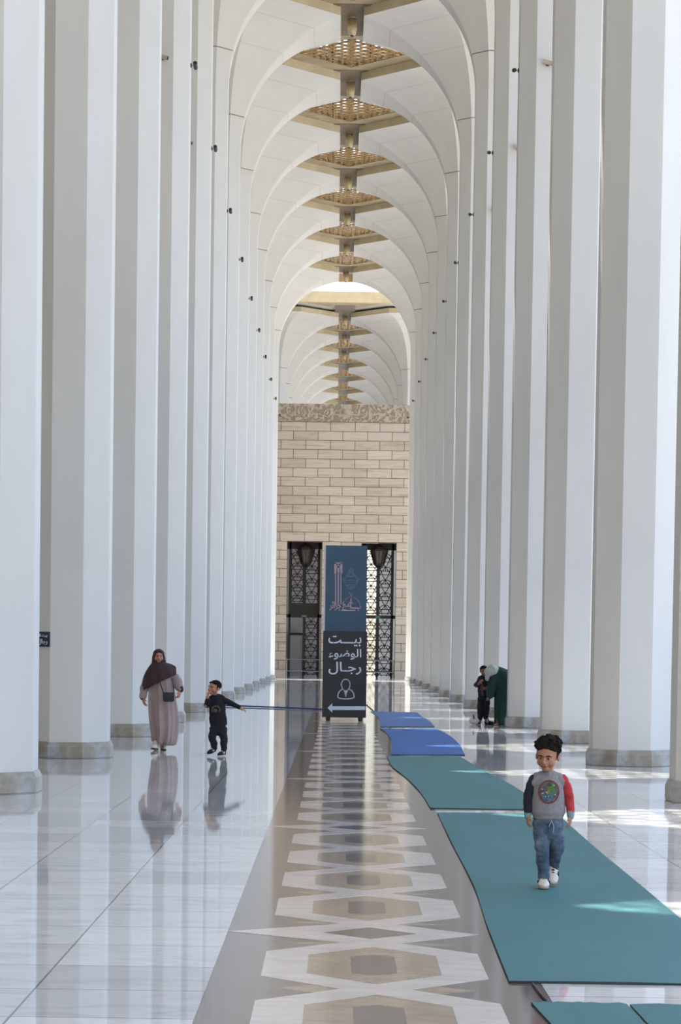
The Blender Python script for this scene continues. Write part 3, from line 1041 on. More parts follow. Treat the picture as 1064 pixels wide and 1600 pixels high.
def face_parts(body, hd_, brow=True, hairm=None):
    c, M3, H = hd_
    for sx_ in (-1, 1):
        b = bmesh.new(); ell(b, c + M3 @ (Vector((.145 * sx_, -.365, .005)) * H), (.055 * H, .045 * H, .026 * H), M3); e = obj('eye', b, M_EYEW, body, True)
        b = bmesh.new(); ell(b, c + M3 @ (Vector((.145 * sx_, -.40, .002)) * H), (.034 * H, .022 * H, .027 * H), M3); obj('iris', b, M_EYED, e, True)
        b = bmesh.new(); tube(b, [c + M3 @ (Vector((x * sx_, y, z)) * H) for x, y, z in ((.07, -.425, .085), (.15, -.42, .11), (.235, -.375, .085))], [.016 * H, .02 * H, .012 * H], 8); obj('eyebrow', b, hairm or M_HAIR, body, True)
    b = bmesh.new()
    tube(b, [c + M3 @ (Vector((x, y, z)) * H) for x, y, z in ((-.10, -.43, -.255), (-.04, -.462, -.243), (0, -.46, -.25), (.04, -.462, -.243), (.10, -.43, -.255))], [.008 * H, .02 * H, .018 * H, .02 * H, .008 * H], 8)
    tube(b, [c + M3 @ (Vector((x, y, z)) * H) for x, y, z in ((-.085, -.43, -.27), (0, -.46, -.285), (.085, -.43, -.27))], [.01 * H, .025 * H, .01 * H], 8)
    obj('lips', b, M_LIP, body, True)
def hand_prims(bm, wrist, d, pn, side, L_, curl=.5, rk=1.):
    """wrist point, finger direction d, palm normal pn (fingers curl towards it), side vector towards the thumb"""
    wrist = Vector(wrist); d = Vector(d).normalized(); pn = Vector(pn); pn = (pn - d * pn.dot(d)).normalized(); sd = Vector(side); sd = (sd - d * sd.dot(d) - pn * sd.dot(pn)).normalized()
    tube(bm, [wrist - d * L_ * .1, wrist + d * L_ * .08, wrist + d * L_ * .28, wrist + d * L_ * .46], [L_ * .15, L_ * .16, L_ * .215, L_ * .21], 12, ref=pn, flat=[.8, .7, .5, .45])
    ln = (.42, .49, .45, .36)
    for k in range(4):
        off = sd * L_ * (.155 - .103 * k)
        a = wrist + d * L_ * .44 + off
        dirn = (d + sd * (.10 - .07 * k)).normalized()
        pts = [a]
        ang = 0
        for j, f_ in enumerate((.45, .32, .23)):
            ang += curl * (.5, .8, .6)[j]
            dd = dirn * math.cos(ang) + pn * math.sin(ang)
            pts.append(pts[-1] + dd * L_ * ln[k] * f_)
        tube(bm, pts, [L_ * .052 * rk, L_ * .05 * rk, L_ * .045 * rk, L_ * .038 * rk], 8)
    a = wrist + d * L_ * .12 + sd * L_ * .12
    tube(bm, [a, a + (d * .7 + sd * .55 + pn * .15).normalized() * L_ * .22, a + (d * .95 + sd * .62 + pn * .3).normalized() * L_ * .40], [L_ * .075, L_ * .06 * rk, L_ * .045 * rk], 8)
def hair_cap(name, hd_, mat, body, vox, curls=0, low=False, thick=1.05):
    c, M3, H = hd_
    def bld(bm):
        ell(bm, c + M3 @ (Vector((0, .13, .20)) * H), (.395 * H * thick, .44 * H * thick, .36 * H * thick), M3, 18)
        for sx_ in (-1, 1):
            ell(bm, c + M3 @ (Vector((.345 * sx_, .06, .10)) * H), (.055 * H, .17 * H, .17 * H), M3)
        tube(bm, [c + M3 @ (Vector(p) * H) for p in ((-.26, -.19, .35), (0, -.25, .38), (.26, -.19, .35))], [.07 * H, .075 * H, .07 * H], 10)
        rnd_ = random.Random(5)
        for k in range(curls):
            a = rnd_.uniform(0, 2 * PI); e_ = rnd_.uniform(.08, 1.45)
            dv = Vector((math.cos(a) * math.cos(e_), math.sin(a) * math.cos(e_) * .95, math.sin(e_)))
            if dv.y < -.35 and dv.z < .45: continue
            if dv.z < .3 and rnd_.random() < .6: continue
            p = Vector((dv.x * .43, .11 + dv.y * .46, .20 + dv.z * .43))
            q = p + dv * rnd_.uniform(.0, .07) + Vector((rnd_.uniform(-.05, .05), rnd_.uniform(-.05, .05), rnd_.uniform(-.03, .05)))
            q2 = q + Vector((rnd_.uniform(-.06, .06), rnd_.uniform(-.07, .03), rnd_.uniform(-.06, .03)))
            tube(bm, [c + M3 @ (v * H) for v in (p, q, q2)], [.08 * H, .07 * H, .055 * H], 8)
    return blob(name, bld, mat, body, vox, 1)
def shoe(name, foot, d, L_, up_, mats, parent, vox=.004, strap=None):
    """foot: heel point on the ground plane of the shoe; d: direction to the toe; up_: shoe up vector"""
    foot = Vector(foot); d = Vector(d).normalized(); up_ = Vector(up_); up_ = (up_ - d * up_.dot(d)).normalized(); sd = d.cross(up_)
    h = L_ * .42
    def bld(bm):
        P = lambda a, z, s_=0: foot + d * L_ * a + up_ * L_ * z + sd * L_ * s_
        tube(bm, [P(.14, .20), P(.45, .19), P(.72, .15), P(.84, .135)], [L_ * .175, L_ * .185, L_ * .195, L_ * .17], 12, ref=up_, flat=[.95, .9, .75, .7])
        tube(bm, [P(.18, .18), P(.20, .40)], [L_ * .19, L_ * .185], 12)
        tube(bm, [P(.28, .32), P(.5, .20)], [L_ * .12, L_ * .12], 10)
    o = blob(name, bld, mats[0], parent, vox, 1)
    def bs(bm):
        P = lambda a, z, s_=0: foot + d * L_ * a + up_ * L_ * z + sd * L_ * s_
        tube(bm, [P(.13, .045), P(.5, .045), P(.75, .045), P(.87, .045)], [L_ * .175, L_ * .17, L_ * .195, L_ * .165], 14, ref=up_, flat=.26)
    blob('sole', bs, mats[1], o, vox, 1)
    if strap:
        bm = bmesh.new()
        P = lambda a, z, s_=0: foot + d * L_ * a + up_ * L_ * z + sd * L_ * s_
        for a_ in (.40, .52):
            tube(bm, [P(a_ + .05, .22, -.18), P(a_ + .05, .345 - (a_ - .4) * .35, 0), P(a_ + .05, .22, .18)], [L_ * .04, L_ * .045, L_ * .04], 8)
        obj('strap', bm, strap, o, True)
    return o
def limb(bm, pts, rad, seg=12, **k): tube(bm, pts, rad, seg, **k)

# ===== boy in the foreground
X0_, Y0_, S_ = 857, 1390, 230.5
def L(px, py, y=0.): return Vector(((px - X0_ - .0146 * (Y0_ - py)) / S_, y, (Y0_ - py) / S_))
r = emp('person', (1.25, 15.35, .0125))
PB = r
HD = {}
def bd_(bm):
    HD['h'] = head_prims(bm, L(855.5, 1184.5, -.01), .196, yaw=math.radians(-20), pitch=math.radians(10), tilt=math.radians(3))
    tube(bm, [L(857, 1200, .015), L(857.5, 1214, .02)], [.036, .038], 12)
    tube(bm, [L(857.5, 1222, .02), L(857.5, 1245, .01), L(857, 1275, .01), L(857, 1288, .01)], [.062, .078, .075, .078], 16, ref=(0, 1, 0), flat=.7)
    limb(bm, [L(838, 1219, .02), L(829, 1246, .015), L(825.5, 1276, -.01)], [.03, .023, .019])
    limb(bm, [L(877, 1219, .02), L(889, 1246, .015), L(892, 1276, -.01)], [.03, .023, .019])
    hand_prims(bm, L(825, 1276, -.01), (.02, -.12, -1), (.7, .3, 0), (.6, -1, 0), .10, .45, 1.15)
    hand_prims(bm, L(892, 1276, -.01), (-.05, -.12, -1), (-.7, .3, 0), (-.6, -1, 0), .10, .5, 1.15)
    limb(bm, [L(848, 1288, .01), L(848, 1332, -.03), L(849.5, 1371, -.04)], [.055, .036, .024])
    limb(bm, [L(867, 1288, .01), L(871, 1330, .03), L(868.5, 1358, .14)], [.055, .036, .024])
    limb(bm, [L(849.5, 1371, -.04), L(849.5, 1383, -.06), L(850, 1384, -.13)], [.024, .024, .018])
    limb(bm, [L(868.5, 1358, .14), L(868.5, 1368, .16), L(868, 1380, .10)], [.024, .024, .018])
body = blob('body', bd_, M_SKINK, r, .0038, 2)
face_parts(body, HD['h'])
hair_cap('hair', HD['h'], M_HAIR, r, .0042, 120, thick=1.04)
def sw(bm):
    tube(bm, [L(857.5, 1217, .02), L(857.5, 1228, .015), L(857, 1250, .01), L(857, 1272, .01), L(857, 1279, .01)], [.085, .105, .112, .118, .106], 22, ref=(0, 1, 0), flat=[.62, .68, .72, .74, .74], dome=False)
    tube(bm, [L(843, 1218, .02), L(857.5, 1214.5, .02), L(872, 1218, .02)], [.036, .05, .036], 14)
    limb(bm, [L(840, 1220, .02), L(836.5, 1226, .018)], [.043, .044]); limb(bm, [L(874, 1220, .02), L(878.5, 1226, .018)], [.043, .044])
sweat = blob('sweatshirt', sw, M_HEATHER, r, .004, 3, (.006, (9, 9, 6), 1))
def slv(px_):
    def f_(bm): limb(bm, px_, [.037, .040, .037, .031, .029], 14)
    return f_
blob('black_sleeve', slv([L(835.5, 1221, .018), L(831, 1233, .018), L(827, 1248, .012), L(825, 1263, 0), L(825, 1271, -.006)]), M_NAVY, sweat, .004, 2, (.004, (22, 22, 30), 2))
blob('red_sleeve', slv([L(880, 1221, .018), L(885, 1233, .018), L(889, 1248, .012), L(891.5, 1263, 0), L(892, 1271, -.006)]), M_RED, sweat, .004, 2, (.004, (22, 22, 30), 3))
b = bmesh.new(); tube(b, [L(825, 1270, -.005), L(825, 1278, -.008)], [.028, .025], 14); obj('cuff', b, M_MINT, sweat, True)
b = bmesh.new(); tube(b, [L(892, 1270, -.005), L(892, 1278, -.008)], [.028, .025], 14); obj('cuff', b, M_MINT, sweat, True)
b = bmesh.new(); tube(b, [L(857, 1276, .01), L(857, 1284, .01)], [.108, .100], 22, ref=(0, 1, 0), flat=.76, dome=False); obj('hem_band', b, M_HEATHER, sweat, True)
b = bmesh.new()
tube(b, [L(857.5, 1212.5, .012) + Vector((.046 * math.cos(a), .04 * math.sin(a), .010 * math.sin(a))) for a in [2 * PI * k / 20 for k in range(21)]], .0065, 8); obj('neckband', b, M_HEATHER, sweat, True)
# round chest print wrapped on the front of the sweatshirt
def wrap_disc(name, cx, cz, polys, mat, parent, lift, ya=.012, rx=.118, ry=.084):
    b = bmesh.new()
    for pl in polys:
        vs = []
        for x, z in pl:
            xx = min(max((cx + x) - L(857, 1250).x, -rx * .97), rx * .97)
            y = ya - ry * math.sqrt(1 - (xx / rx) ** 2) - lift
            vs.append(b.verts.new((cx + x, y, cz + z)))
        b.faces.new(vs)
    o = obj(name, b, mat, parent)
    md_ = o.modifiers.new('t', 'SOLIDIFY'); md_.thickness = .0015; md_.offset = 0
    return o
pc = L(856.5, 1239)
def ringq(r0, r1, n=40, w_=1.0, h_=1.12): return [[(r0 * w_ * math.cos(a), r0 * h_ * math.sin(a)), (r1 * w_ * math.cos(a), r1 * h_ * math.sin(a)), (r1 * w_ * math.cos(a2), r1 * h_ * math.sin(a2)), (r0 * w_ * math.cos(a2), r0 * h_ * math.sin(a2))] for a, a2 in [(2 * PI * k / n, 2 * PI * (k + 1) / n) for k in range(n)]]
pr = wrap_disc('chest_print', pc.x, pc.z, ringq(.064, .0715), M_PRR, sweat, .010)
inner = []
for r0, r1 in ((0.001, .02), (.02, .04), (.04, .064)): inner += ringq(r0, r1, 24)
wrap_disc('print_ground', pc.x, pc.z, inner, M_PRK, sweat, .0085)
rg_ = random.Random(3)
def blot(n, area, sz):
    out = []
    for k in range(n):
        x, z = rg_.uniform(*area[0]), rg_.uniform(*area[1])
        if math.hypot(x, z / 1.12) > .056: continue
        out.append([(x + rg_.uniform(.5, 1) * sz * math.cos(a), z + rg_.uniform(.5, 1) * sz * math.sin(a)) for a in [2 * PI * j / 7 for j in range(7)]])
    return out
wrap_disc('print_green', pc.x, pc.z, blot(16, ((-.01, .055), (-.03, .05)), .014), M_PRG, sweat, .0115)
wrap_disc('print_teal', pc.x, pc.z, blot(14, ((-.045, .02), (-.058, -.01)), .013), M_PRB, sweat, .0118)
wrap_disc('print_olive', pc.x, pc.z, blot(6, ((-.02, .01), (-.01, .03)), .011), M_PRY, sweat, .0121)
wrap_disc('print_pale', pc.x, pc.z, blot(9, ((-.05, .05), (-.05, .05)), .006), M_PRW, sweat, .0124)
def jn(bm):
    tube(bm, [L(857, 1277, .01), L(857, 1290, .01), L(857, 1300, .01)], [.094, .103, .098], 20, ref=(0, 1, 0), flat=.78)
    limb(bm, [L(846.5, 1296, .005), L(847, 1318, -.01), L(847.5, 1336, -.03), L(848.5, 1355, -.035), L(849.5, 1374, -.045)], [.062, .054, .048, .042, .038], 16)
    limb(bm, [L(868, 1296, .01), L(870.5, 1315, .01), L(871.5, 1332, .03), L(869.5, 1347, .09), L(868.5, 1360, .14)], [.062, .054, .048, .043, .039], 16)
jeans = blob('jeans', jn, M_JEAN, r, .004, 2, (.010, (11, 11, 24), 4))
b = bmesh.new(); tube(b, [L(861, 1284, -.072), L(864, 1293, -.078), L(863, 1302, -.076)], .004, 6); tube(b, [L(861, 1284, -.072), L(857, 1293, -.078)], .004, 6); obj('drawstring', b, M_MINT, jeans, True)
shoe('shoe', L(849.6, 1390, .02) + Vector((0, 0, 0)), (-.05, -1, 0), .20, (0, 0, 1), (M_SHOE, M_SOLE), r, .004, M_BLACKC)
shoe('shoe', L(868.8, 1371, .20), (-.08, -.95, -.42), .195, (0, -.4, 1), (M_SHOE, M_SOLE), r, .004, M_BLACKC)
tag(r, 'young curly-haired boy in a grey sweatshirt with one red sleeve walking on the green mat', 'person')

# ===== boy in black
X0_, Y0_, S_ = 338, 1180, 104.6
r = emp('person', (-1.98, 33.75, 0))
def bd_(bm):
    HD['h'] = head_prims(bm, L(334.8, 1074.2, -.01), .215, yaw=math.radians(-42), pitch=math.radians(-4), tilt=math.radians(4))
    tube(bm, [L(336, 1083, .01), L(337, 1089, .01)], [.042, .045], 12)
    tube(bm, [L(339, 1096, .01), L(340, 1115, 0), L(341, 1135, 0)], [.085, .09, .088], 16, ref=(0, 1, 0), flat=.7)
    limb(bm, [L(328, 1092, .01), L(322.5, 1102, -.07), L(325.5, 1088, -.14)], [.035, .03, .022])
    limb(bm, [L(350, 1091, .01), L(363, 1097.5, 0), L(375, 1104, -.03)], [.035, .03, .021])
    hand_prims(bm, L(325.8, 1088, -.14), (.12, .12, 1), (.6, .5, .0), (0, 1, 0), .12, .9, 1.2)
    hand_prims(bm, L(375, 1104, -.03), (1, -.1, -.5), (0, .3, -1), (0, -1, .2), .125, .25, 1.2)
    limb(bm, [L(334, 1138, 0), L(331.5, 1152, -.04), L(335, 1170, .02)], [.06, .045, .03])
    limb(bm, [L(347, 1138, 0), L(349.5, 1152, -.02), L(349.5, 1170, -.02)], [.06, .045, .03])
    limb(bm, [L(335, 1168, .02), L(333, 1172, -.02), L(330.5, 1174, -.06)], [.03, .03, .02])
    limb(bm, [L(349.5, 1170, -.02), L(349, 1176, -.03), L(347, 1177.5, -.09)], [.03, .028, .02])
body = blob('body', bd_, M_SKINK, r, .005, 2)
face_parts(body, HD['h'])
hair_cap('hair', HD['h'], M_HAIRB, r, .006, 0, thick=1.03)
def sw(bm):
    tube(bm, [L(338, 1090, .01), L(338.5, 1097, .01), L(340, 1112, 0), L(341, 1127, 0), L(342, 1133, 0)], [.10, .125, .125, .135, .125], 20, ref=(0, 1, 0), flat=[.66, .66, .7, .72, .72], dome=False)
    limb(bm, [L(329.5, 1091, .01), L(338, 1088.5, .015), L(347, 1090, .01)], [.05, .062, .05])
    limb(bm, [L(329, 1092, .01), L(323, 1101.5, -.06), L(325.3, 1093, -.125)], [.05, .046, .036], 14)
    limb(bm, [L(348, 1092, .01), L(362, 1098, 0), L(373.5, 1103.5, -.027)], [.052, .042, .033], 14)
    tube(bm, [L(333, 1088.5, .03), L(338, 1087, .075), L(344, 1088.5, .03)], [.03, .035, .03], 10)
sweat = blob('sweatshirt', sw, M_BLACKC, r, .006, 2, (.008, (10, 10, 12), 5))
def em(bm):
    pts = [Vector((L(338, 1108).x + .055 * math.cos(a), -.100, L(338, 1108).z + .055 * math.sin(a))) for a in [PI * (-.15 + 1.3 * k / 14) for k in range(15)]]
    tube(bm, pts, [.012] * 15, 8, ref=(0, 1, 0), flat=.5)
    ell(bm, (L(337, 1108).x, -.095, L(338, 1109).z), (.03, .012, .03))
b = bmesh.new(); em(b); obj('chest_print', b, M_PRBR, sweat, True)
def jn(bm):
    tube(bm, [L(341, 1130, 0), L(341, 1137, 0)], [.115, .115], 18, ref=(0, 1, 0), flat=.75)
    limb(bm, [L(334.5, 1138, 0), L(331.8, 1151, -.04), L(334.2, 1162, -.005), L(335, 1167, .012)], [.072, .062, .053, .045], 14)
    limb(bm, [L(347.5, 1138, 0), L(349.8, 1151, -.02), L(350, 1163, -.02), L(350, 1170, -.02)], [.072, .06, .052, .045], 14)
blob('joggers', jn, M_BLACKP, r, .006, 2, (.010, (10, 10, 18), 6))
shoe('shoe', L(335.5, 1174.2, .05), (-.42, -.85, -.18), .215, (0, -.2, 1), (M_BLACKC, M_SHOE), r, .006, M_SHOE)
shoe('shoe', L(350.5, 1180, .04), (-.35, -.9, 0), .215, (0, 0, 1), (M_BLACKC, M_SHOE), r, .006, M_SHOE)
tag(r, 'boy in black with one arm stretched out and one hand at his mouth', 'person')

# ===== woman in rose-beige dress
X0_, Y0_, S_ = 249, 1172.3, 100.3
r = emp('person', (-2.95, 35.3, 0))
def bd_(bm):
    HD['h'] = head_prims(bm, L(248.6, 1025.3, -.02), .205, yaw=math.radians(8), pitch=math.radians(4))
    tube(bm, [L(248.5, 1036, .02), L(249, 1044, .02)], [.055, .06], 12)
    tube(bm, [L(249, 1052, .02), L(250, 1075, 0), L(252, 1095, 0)], [.13, .13, .15], 16, ref=(0, 1, 0), flat=.65)
    limb(bm, [L(235, 1055, .02), L(226, 1073, .03), L(223, 1091, -.03)], [.05, .04, .03])
    limb(bm, [L(264, 1055, .02), L(279, 1066, .04), L(282.5, 1079, -.03)], [.05, .04, .03])
    hand_prims(bm, L(223.3, 1090, -.03), (.28, -.1, -1), (.7, .5, .2), (.7, -1, 0), .165, .35, 1.15)
    hand_prims(bm, L(282, 1079, -.03), (-.25, -.2, -1), (-.7, .5, .2), (-.7, -1, 0), .155, .65, 1.15)
    limb(bm, [L(245, 1098, 0), L(248, 1130, .0), L(245.5, 1150, -.02), L(244.5, 1166, -.07)], [.08, .055, .035, .03])
    limb(bm, [L(257, 1098, 0), L(257, 1130, .05), L(253.5, 1165, .17)], [.08, .06, .04])
    limb(bm, [L(244.3, 1165, -.07), L(243.5, 1168, -.16), L(244, 1168.5, -.28)], [.038, .035, .028])
    limb(bm, [L(253.5, 1165, .17), L(253.5, 1167.5, .12), L(253.5, 1168.8, .04)], [.038, .035, .028])
body = blob('body', bd_, M_SKIN, r, .006, 2)
face_parts(body, HD['h'])
# dress: rings with folds
def dress():
    b = bmesh.new()
    prof_ = [(1044, 249, .09, .08), (1050, 249.5, .17, .10), (1062, 250.5, .185, .125), (1075, 251.5, .195, .135), (1090, 252.5, .205, .15), (1105, 254, .212, .17), (1120, 255.5, .212, .19), (1135, 257, .20, .205), (1148, 257.5, .182, .215), (1157, 257, .168, .21), (1163.5, 256.5, .15, .20)]
    rings = []
    N = 72
    for k, (py, px, rx, ry) in enumerate(prof_):
        t = k / (len(prof_) - 1)
        c_ = L(px, py, .0)
        rg = []
        for j in range(N):
            a = 2 * PI * j / N
            f_ = .021 * t + .004
            w_ = 1 + f_ / rx * (math.sin(7 * a + 3.2 * t) + .8 * math.sin(12 * a + 4.2 * t + 1) + .5 * math.sin(19 * a + 6 * t))
            # hem a little lower at the back right
            dz = -.03 * t * math.cos(a + .4) if t > .7 else 0
            # inward crease between the legs
            cr = -.0 * math.exp(-((a - 4.6) / .16) ** 2) * t
            rr = w_
            rg.append(c_ + Vector((rx * rr * math.cos(a), (ry * rr + cr) * math.sin(a), dz)))
        rings.append(rg)
    loft(b, rings)
    return obj('dress', b, M_ABAYA, r, True)
dr = dress()
sb_ = dr.modifiers.new('s', 'SUBSURF'); sb_.levels = 1; sb_.render_levels = 1
def sl1(bm): limb(bm, [L(236, 1054, .02), L(229, 1064, .03), L(225, 1077, .01), L(223.5, 1088, -.02)], [.05, .066, .070, .058], 16)
def sl2(bm): limb(bm, [L(262, 1053, .02), L(273, 1059, .04), L(278.5, 1068, .02), L(281.5, 1075, -.02)], [.05, .078, .082, .06], 16)
for f_, sd_ in ((sl1, 7), (sl2, 8)):
    blob('sleeve', f_, M_ABAYA, dr, .007, 2, (.014, (9, 9, 7), sd_))
b = bmesh.new(); tube(b, [L(223.3, 1087.5, -.02), L(223, 1090, -.022)], [.052, .046], 14); obj('cuff', b, M_HIJAB, dr, True)
b = bmesh.new(); tube(b, [L(281.8, 1074.8, -.02), L(282.6, 1077, -.024)], [.054, .048], 14); obj('cuff', b, M_HIJAB, dr, True)
def hj(bm):
    c, M3, H = HD['h']
    P = lambda v: c + M3 @ (Vector(v) * H)
    # hood: leaves the face open
    ell(bm, P((0, .14, .13)), (.455 * H, .50 * H, .42 * H), M3, 20)
    for sx_ in (-1, 1):
        tube(bm, [P((.20 * sx_, -.24, .36)), P((.375 * sx_, -.10, .05)), P((.36 * sx_, -.14, -.22)), P((.16 * sx_, -.20, -.56))], [.07 * H, .09 * H, .11 * H, .13 * H], 10)
        tube(bm, [P((.34 * sx_, .1, 0)), P((.36 * sx_, .05, -.6))], [.15 * H, .2 * H], 10)
    tube(bm, [P((-.22, -.27, .36)), P((0, -.33, .41)), P((.22, -.27, .36))], [.06 * H, .065 * H, .06 * H], 10)
    tube(bm, [L(249, 1040, -.01), L(249, 1047, .0)], [.10, .14], 16, ref=(0, 1, 0), flat=.9)
blob('headscarf', hj, M_HIJAB, r, .007, 2, (.006, (12, 12, 9), 9))
def cape():
    b = bmesh.new()
    N = 64
    rings = []
    # bottom edge height per angle: low on image-left, high on image-right tip
    for k in range(13):
        t = k / 12
        rg = []
        for j in range(N):
            a = 2 * PI * j / N
            ca, sa = math.cos(a), math.sin(a)
            # bottom edge px height: image-left 1076, image-right 1050
            yb_ = 1063.5 - 13.5 * ca + (3 if sa < 0 else -6)
            ytop = 1035
            py = ytop + (yb_ - ytop) * t
            wx = .11 + (.268 - .11) * (1 - (1 - t) ** 2.0) + .006 * math.sin(9 * a + 4 * t) * t
            wy = .11 + (.19 - .11) * (1 - (1 - t) ** 2.0) + .010 * math.sin(11 * a - 3 * t) * t
            c_ = L(249, py, .01)
            if ca < 0: wx *= 1.0 + .02 * t
            else: wx *= 1.02 - .02 * t
            rg.append(c_ + Vector((wx * ca, wy * sa, 0)))
        rings.append(rg)
    loft(b, rings, cap=False)
    bmesh.ops.contextual_create
    o = obj('shawl', b, M_HIJAB, r, True)
    md_ = o.modifiers.new('t', 'SOLIDIFY'); md_.thickness = .006
    return o
cape()
for pts_ in ([L(245.5, 1157, -.03), L(244.5, 1162, -.06), L(243.8, 1167, -.11)], [L(256, 1150, .05), L(255, 1160, .09), L(253.5, 1168, .15)]):
    b = bmesh.new(); tube(b, pts_, [.05, .055, .055], 14); obj('trouser_leg', b, M_SHOE, r, True)
b = bmesh.new(); box(b, -.088, .088, -.035, .035, -.075, .07, 0, .015)
bag = obj('handbag', b, M_BAG, None); bag.location = Vector((-2.95, 35.3, 0)) + L(266, 1088, -.285); bag.rotation_euler = (0, 0, math.radians(-8))
b = bmesh.new(); box(b, -.086, .086, -.044, -.034, -.01, .072, 0, .004); obj('flap', b, M_BAG, bag)
b = bmesh.new()
tube(b, [(-.085, 0, .06), (-.13, .04, .16), (-.17, .09, .25)], .010, 8)
tube(b, [(.08, .01, .06), (.06, .05, .18), (.03, .10, .28)], .009, 8); obj('strap', b, M_BAG, bag, True)
tag(bag, 'small black handbag hanging at the hip of the woman in the rose-beige dress', 'handbag')
shoe('shoe', L(244.5, 1172.3, -.07), (-.12, -1, .12), .27, (0, .1, 1), (M_SHOE, M_BLACKC), r, .006)
shoe('shoe', L(253.5, 1172.3, .28), (.05, -1, 0), .25, (0, 0, 1), (M_SHOE, M_BLACKC), r, .006)
tag(r, 'woman in a rose-beige dress and dark maroon shawl walking towards the camera', 'person')

# ===== boy in dark clothes far right
X0_, Y0_, S_ = 756.5, 1133, 71.1
r = emp('person', (3.07, 50.12, 0))
def bd_(bm):
    HD['h'] = head_prims(bm, L(757, 1049, -.01), .225, yaw=math.radians(12), pitch=math.radians(6))
    tube(bm, [L(757, 1055, .01), L(757, 1059, .01)], [.045, .05], 12)
    tube(bm, [L(757, 1063, .01), L(757, 1078, 0), L(757, 1087, 0)], [.09, .09, .09], 16, ref=(0, 1, 0), flat=.7)
    limb(bm, [L(750, 1062, .01), L(744, 1072, -.05), L(749.5, 1067.5, -.2)], [.045, .035, .027])
    limb(bm, [L(764, 1062, .01), L(767, 1073, -.05), L(762, 1078, -.16)], [.045, .035, .027])
    hand_prims(bm, L(748, 1069, -.18), (.55, -.2, .8), (.6, .6, 0), (.3, -1, 0), .15, .5, 1.3)
    hand_prims(bm, L(762.5, 1077, -.15), (-.7, -.3, .1), (0, .8, .4), (0, 0, 1), .15, .6, 1.3)
    limb(bm, [L(752.5, 1090, 0), L(751, 1109, -.02), L(750.5, 1127, .0)], [.075, .055, .04])
    limb(bm, [L(761, 1090, 0), L(761, 1109, -.02), L(760, 1124, .02)], [.075, .055, .04])
    limb(bm, [L(750.5, 1127, 0), L(750.5, 1129.5, -.1)], [.035, .03]); limb(bm, [L(760, 1124, .02), L(762, 1129, -.1)], [.035, .03])
body = blob('body', bd_, M_SKIND, r, .007, 2)
face_parts(body, HD['h'])
hair_cap('hair', HD['h'], M_HAIRB, r, .008, 0, thick=1.02)
def sw(bm):
    tube(bm, [L(757, 1058.5, .01), L(757, 1064, .01), L(757, 1076, 0), L(757, 1087, 0)], [.11, .13, .135, .14], 20, ref=(0, 1, 0), flat=.68, dome=False)
    limb(bm, [L(751.5, 1060, .01), L(757, 1058.5, .02), L(763, 1060, .01)], [.06, .07, .06])
    limb(bm, [L(751, 1062, .01), L(744.5, 1072, -.05), L(747.5, 1070.5, -.14)], [.06, .056, .05], 14)
    limb(bm, [L(763, 1062, .01), L(766.5, 1073, -.05), L(764, 1077, -.12)], [.06, .055, .045], 14)
blob('jacket', sw, M_NAVY, r, .008, 2, (.012, (8, 8, 10), 11))
def jn(bm):
    tube(bm, [L(756.8, 1086, 0), L(756.8, 1092, 0)], [.125, .125], 18, ref=(0, 1, 0), flat=.75)
    limb(bm, [L(752.6, 1092, 0), L(751.4, 1109, -.02), L(750.8, 1122, 0), L(750.7, 1127, 0)], [.085, .072, .06, .05], 14)
    limb(bm, [L(761, 1092, 0), L(761, 1109, -.02), L(760.3, 1120, 0), L(760.1, 1123.5, .02)], [.085, .072, .06, .05], 14)
blob('trousers', jn, M_BLACKP, r, .008, 2, (.010, (8, 8, 16), 12))
b = bmesh.new(); tube(b, [L(752.8, 1071, -.125), L(751.8, 1078, -.125)], [.022, .03], 8); tube(b, [L(753.5, 1071, -.125), L(754.5, 1086, -.125)], [.03, .022], 8); obj('lanyard', b, M_PRBR, r, True)
shoe('shoe', L(751, 1133, .08), (-.3, -.95, 0), .25, (0, 0, 1), (M_BLACKC, M_SOLE), r, .008)
shoe('shoe', L(759, 1133, .06), (.75, -.65, 0), .26, (0, 0, 1), (M_BLACKC, M_BLACKC), r, .008)
tag(r, 'boy in dark clothes standing before the bent woman near the right columns', 'person')
# pale pink bag on the floor by his foot
b = bmesh.new()
tube(b, [(-.03, 0, .088), (.03, 0, .088)], .083, 18, dome=True)
o = obj('round_bag', b, M_SIDE, None, True); o.location = Vector((3.03, 49.9, .0)) + L(743.2, 1133, -.02)
b = bmesh.new(); tube(b, [(-.01 + .0, .065 * math.cos(a), .135 + .075 * math.sin(a)) for a in [PI * k / 10 for k in range(11)]], .013, 8); obj('strap', b, M_BLACKC, o, True)
tag(o, 'small round pinkish bag on the floor beside the far boy, by the right columns', 'bag')

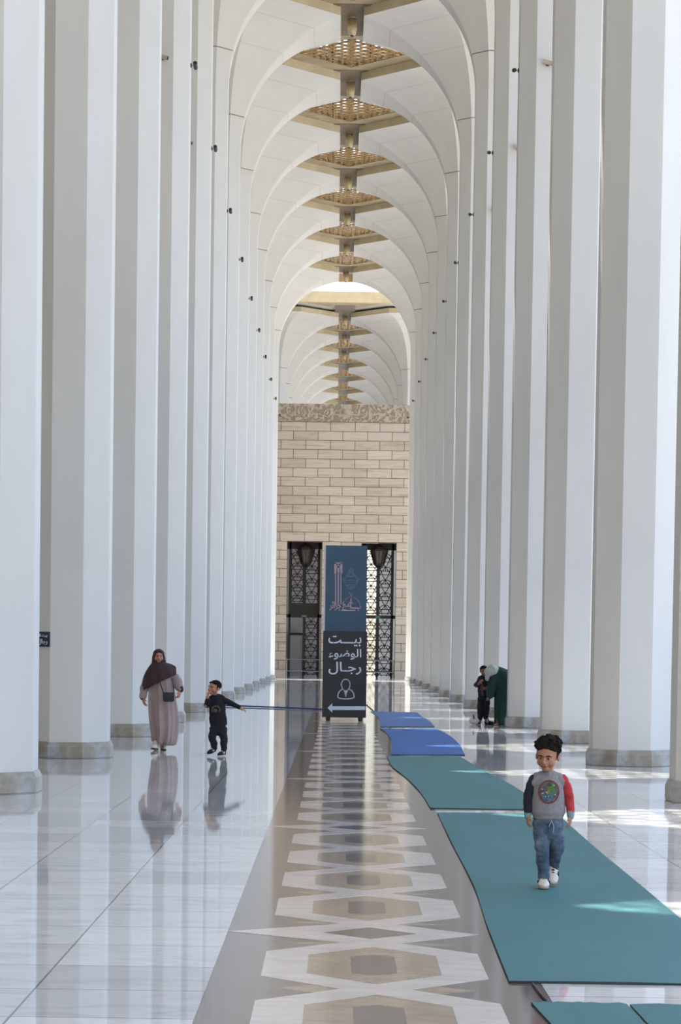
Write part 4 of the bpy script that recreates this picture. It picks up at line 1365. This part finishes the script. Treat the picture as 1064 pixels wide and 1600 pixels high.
# ===== bent woman in dark green
X0_, Y0_, S_ = 782, 1134, 71.3
r = emp('person', (3.40, 49.78, 0))
def bd_(bm):
    HD['h'] = head_prims(bm, L(766.5, 1052, -.12), .225, yaw=math.radians(-75), pitch=math.radians(50))
    tube(bm, [L(770, 1049, -.06), L(775, 1052, .0)], [.06, .07], 12)
    tube(bm, [L(776, 1054, 0), L(786, 1060, .05), L(791, 1078, .1)], [.15, .16, .17], 16)
    limb(bm, [L(772, 1056, -.1), L(768, 1074, -.14), L(766, 1088, -.16)], [.06, .045, .035])
    limb(bm, [L(776, 1056, .14), L(771, 1074, .12), L(768, 1086, 0)], [.06, .045, .035])
    hand_prims(bm, L(766, 1087, -.16), (-.3, -.1, -1), (-.5, .3, 0), (0, -1, 0), .16, .6, 1.3)
    hand_prims(bm, L(768, 1086, 0), (-.5, -.3, -.8), (-.3, .6, 0), (0, -1, 0), .16, .6, 1.3)
    limb(bm, [L(786, 1090, 0), L(783, 1110, -.03), L(779, 1130, -.02)], [.1, .07, .045])
    limb(bm, [L(790, 1090, .1), L(790, 1110, .12), L(788, 1130, .1)], [.1, .07, .045])
    limb(bm, [L(779, 1130, -.02), L(777, 1131.5, -.14)], [.04, .03]); limb(bm, [L(788, 1130, .1), L(786, 1131.5, -.0)], [.04, .03])
body = blob('body', bd_, M_SKIND, r, .008, 2)
def rb(bm):
    tube(bm, [L(771, 1053, -.04), L(778, 1053.5, .02), L(785.5, 1058, .05), L(790, 1068, .06), L(789.5, 1085, .06), L(787.5, 1105, .05), L(785, 1129.5, .04)], [.13, .175, .215, .235, .225, .20, .165], 24, flat=1.0)
    tube(bm, [L(776, 1058, .0), L(782, 1066, .0), L(786, 1078, .03)], [.16, .18, .2], 18)
    limb(bm, [L(774, 1056, -.08), L(768.5, 1072, -.13), L(766.3, 1086, -.155)], [.10, .105, .085], 14)
    limb(bm, [L(777, 1056, .14), L(772, 1072, .10), L(769.5, 1085, .02)], [.10, .095, .08], 14)
blob('robe', rb, M_GREENC, r, .012, 2, (.045, (5.5, 5.5, 1.1), 13, lambda c_: min(1, max(.15, (1.05 - c_.z) * 1.3))))
def scf(bm):
    tube(bm, [L(765, 1050.5, -.12), L(769, 1048.5, -.08), L(775, 1048.5, -.03)], [.115, .145, .11], 16)
    tube(bm, [L(763, 1053, -.12), L(762, 1062, -.13)], [.07, .045], 12)
blob('headscarf', scf, M_SCARF, r, .008, 2, (.01, (9, 9, 9), 14))
def sandal(c_):
    def f_(bm): tube(bm, [c_ + Vector((.05, .1, .02)), c_ + Vector((0, -.02, .02)), c_ + Vector((-.06, -.14, .02))], [.04, .045, .045], 10, ref=(0, 0, 1), flat=.4)
    return f_
blob('sandal', sandal(L(778, 1134, -.04)), M_SOLE, r, .006, 1)
blob('sandal', sandal(L(787, 1134, .1)), M_SOLE, r, .006, 1)
tag(r, 'woman in a long dark green robe bending forward beside a right column', 'person')
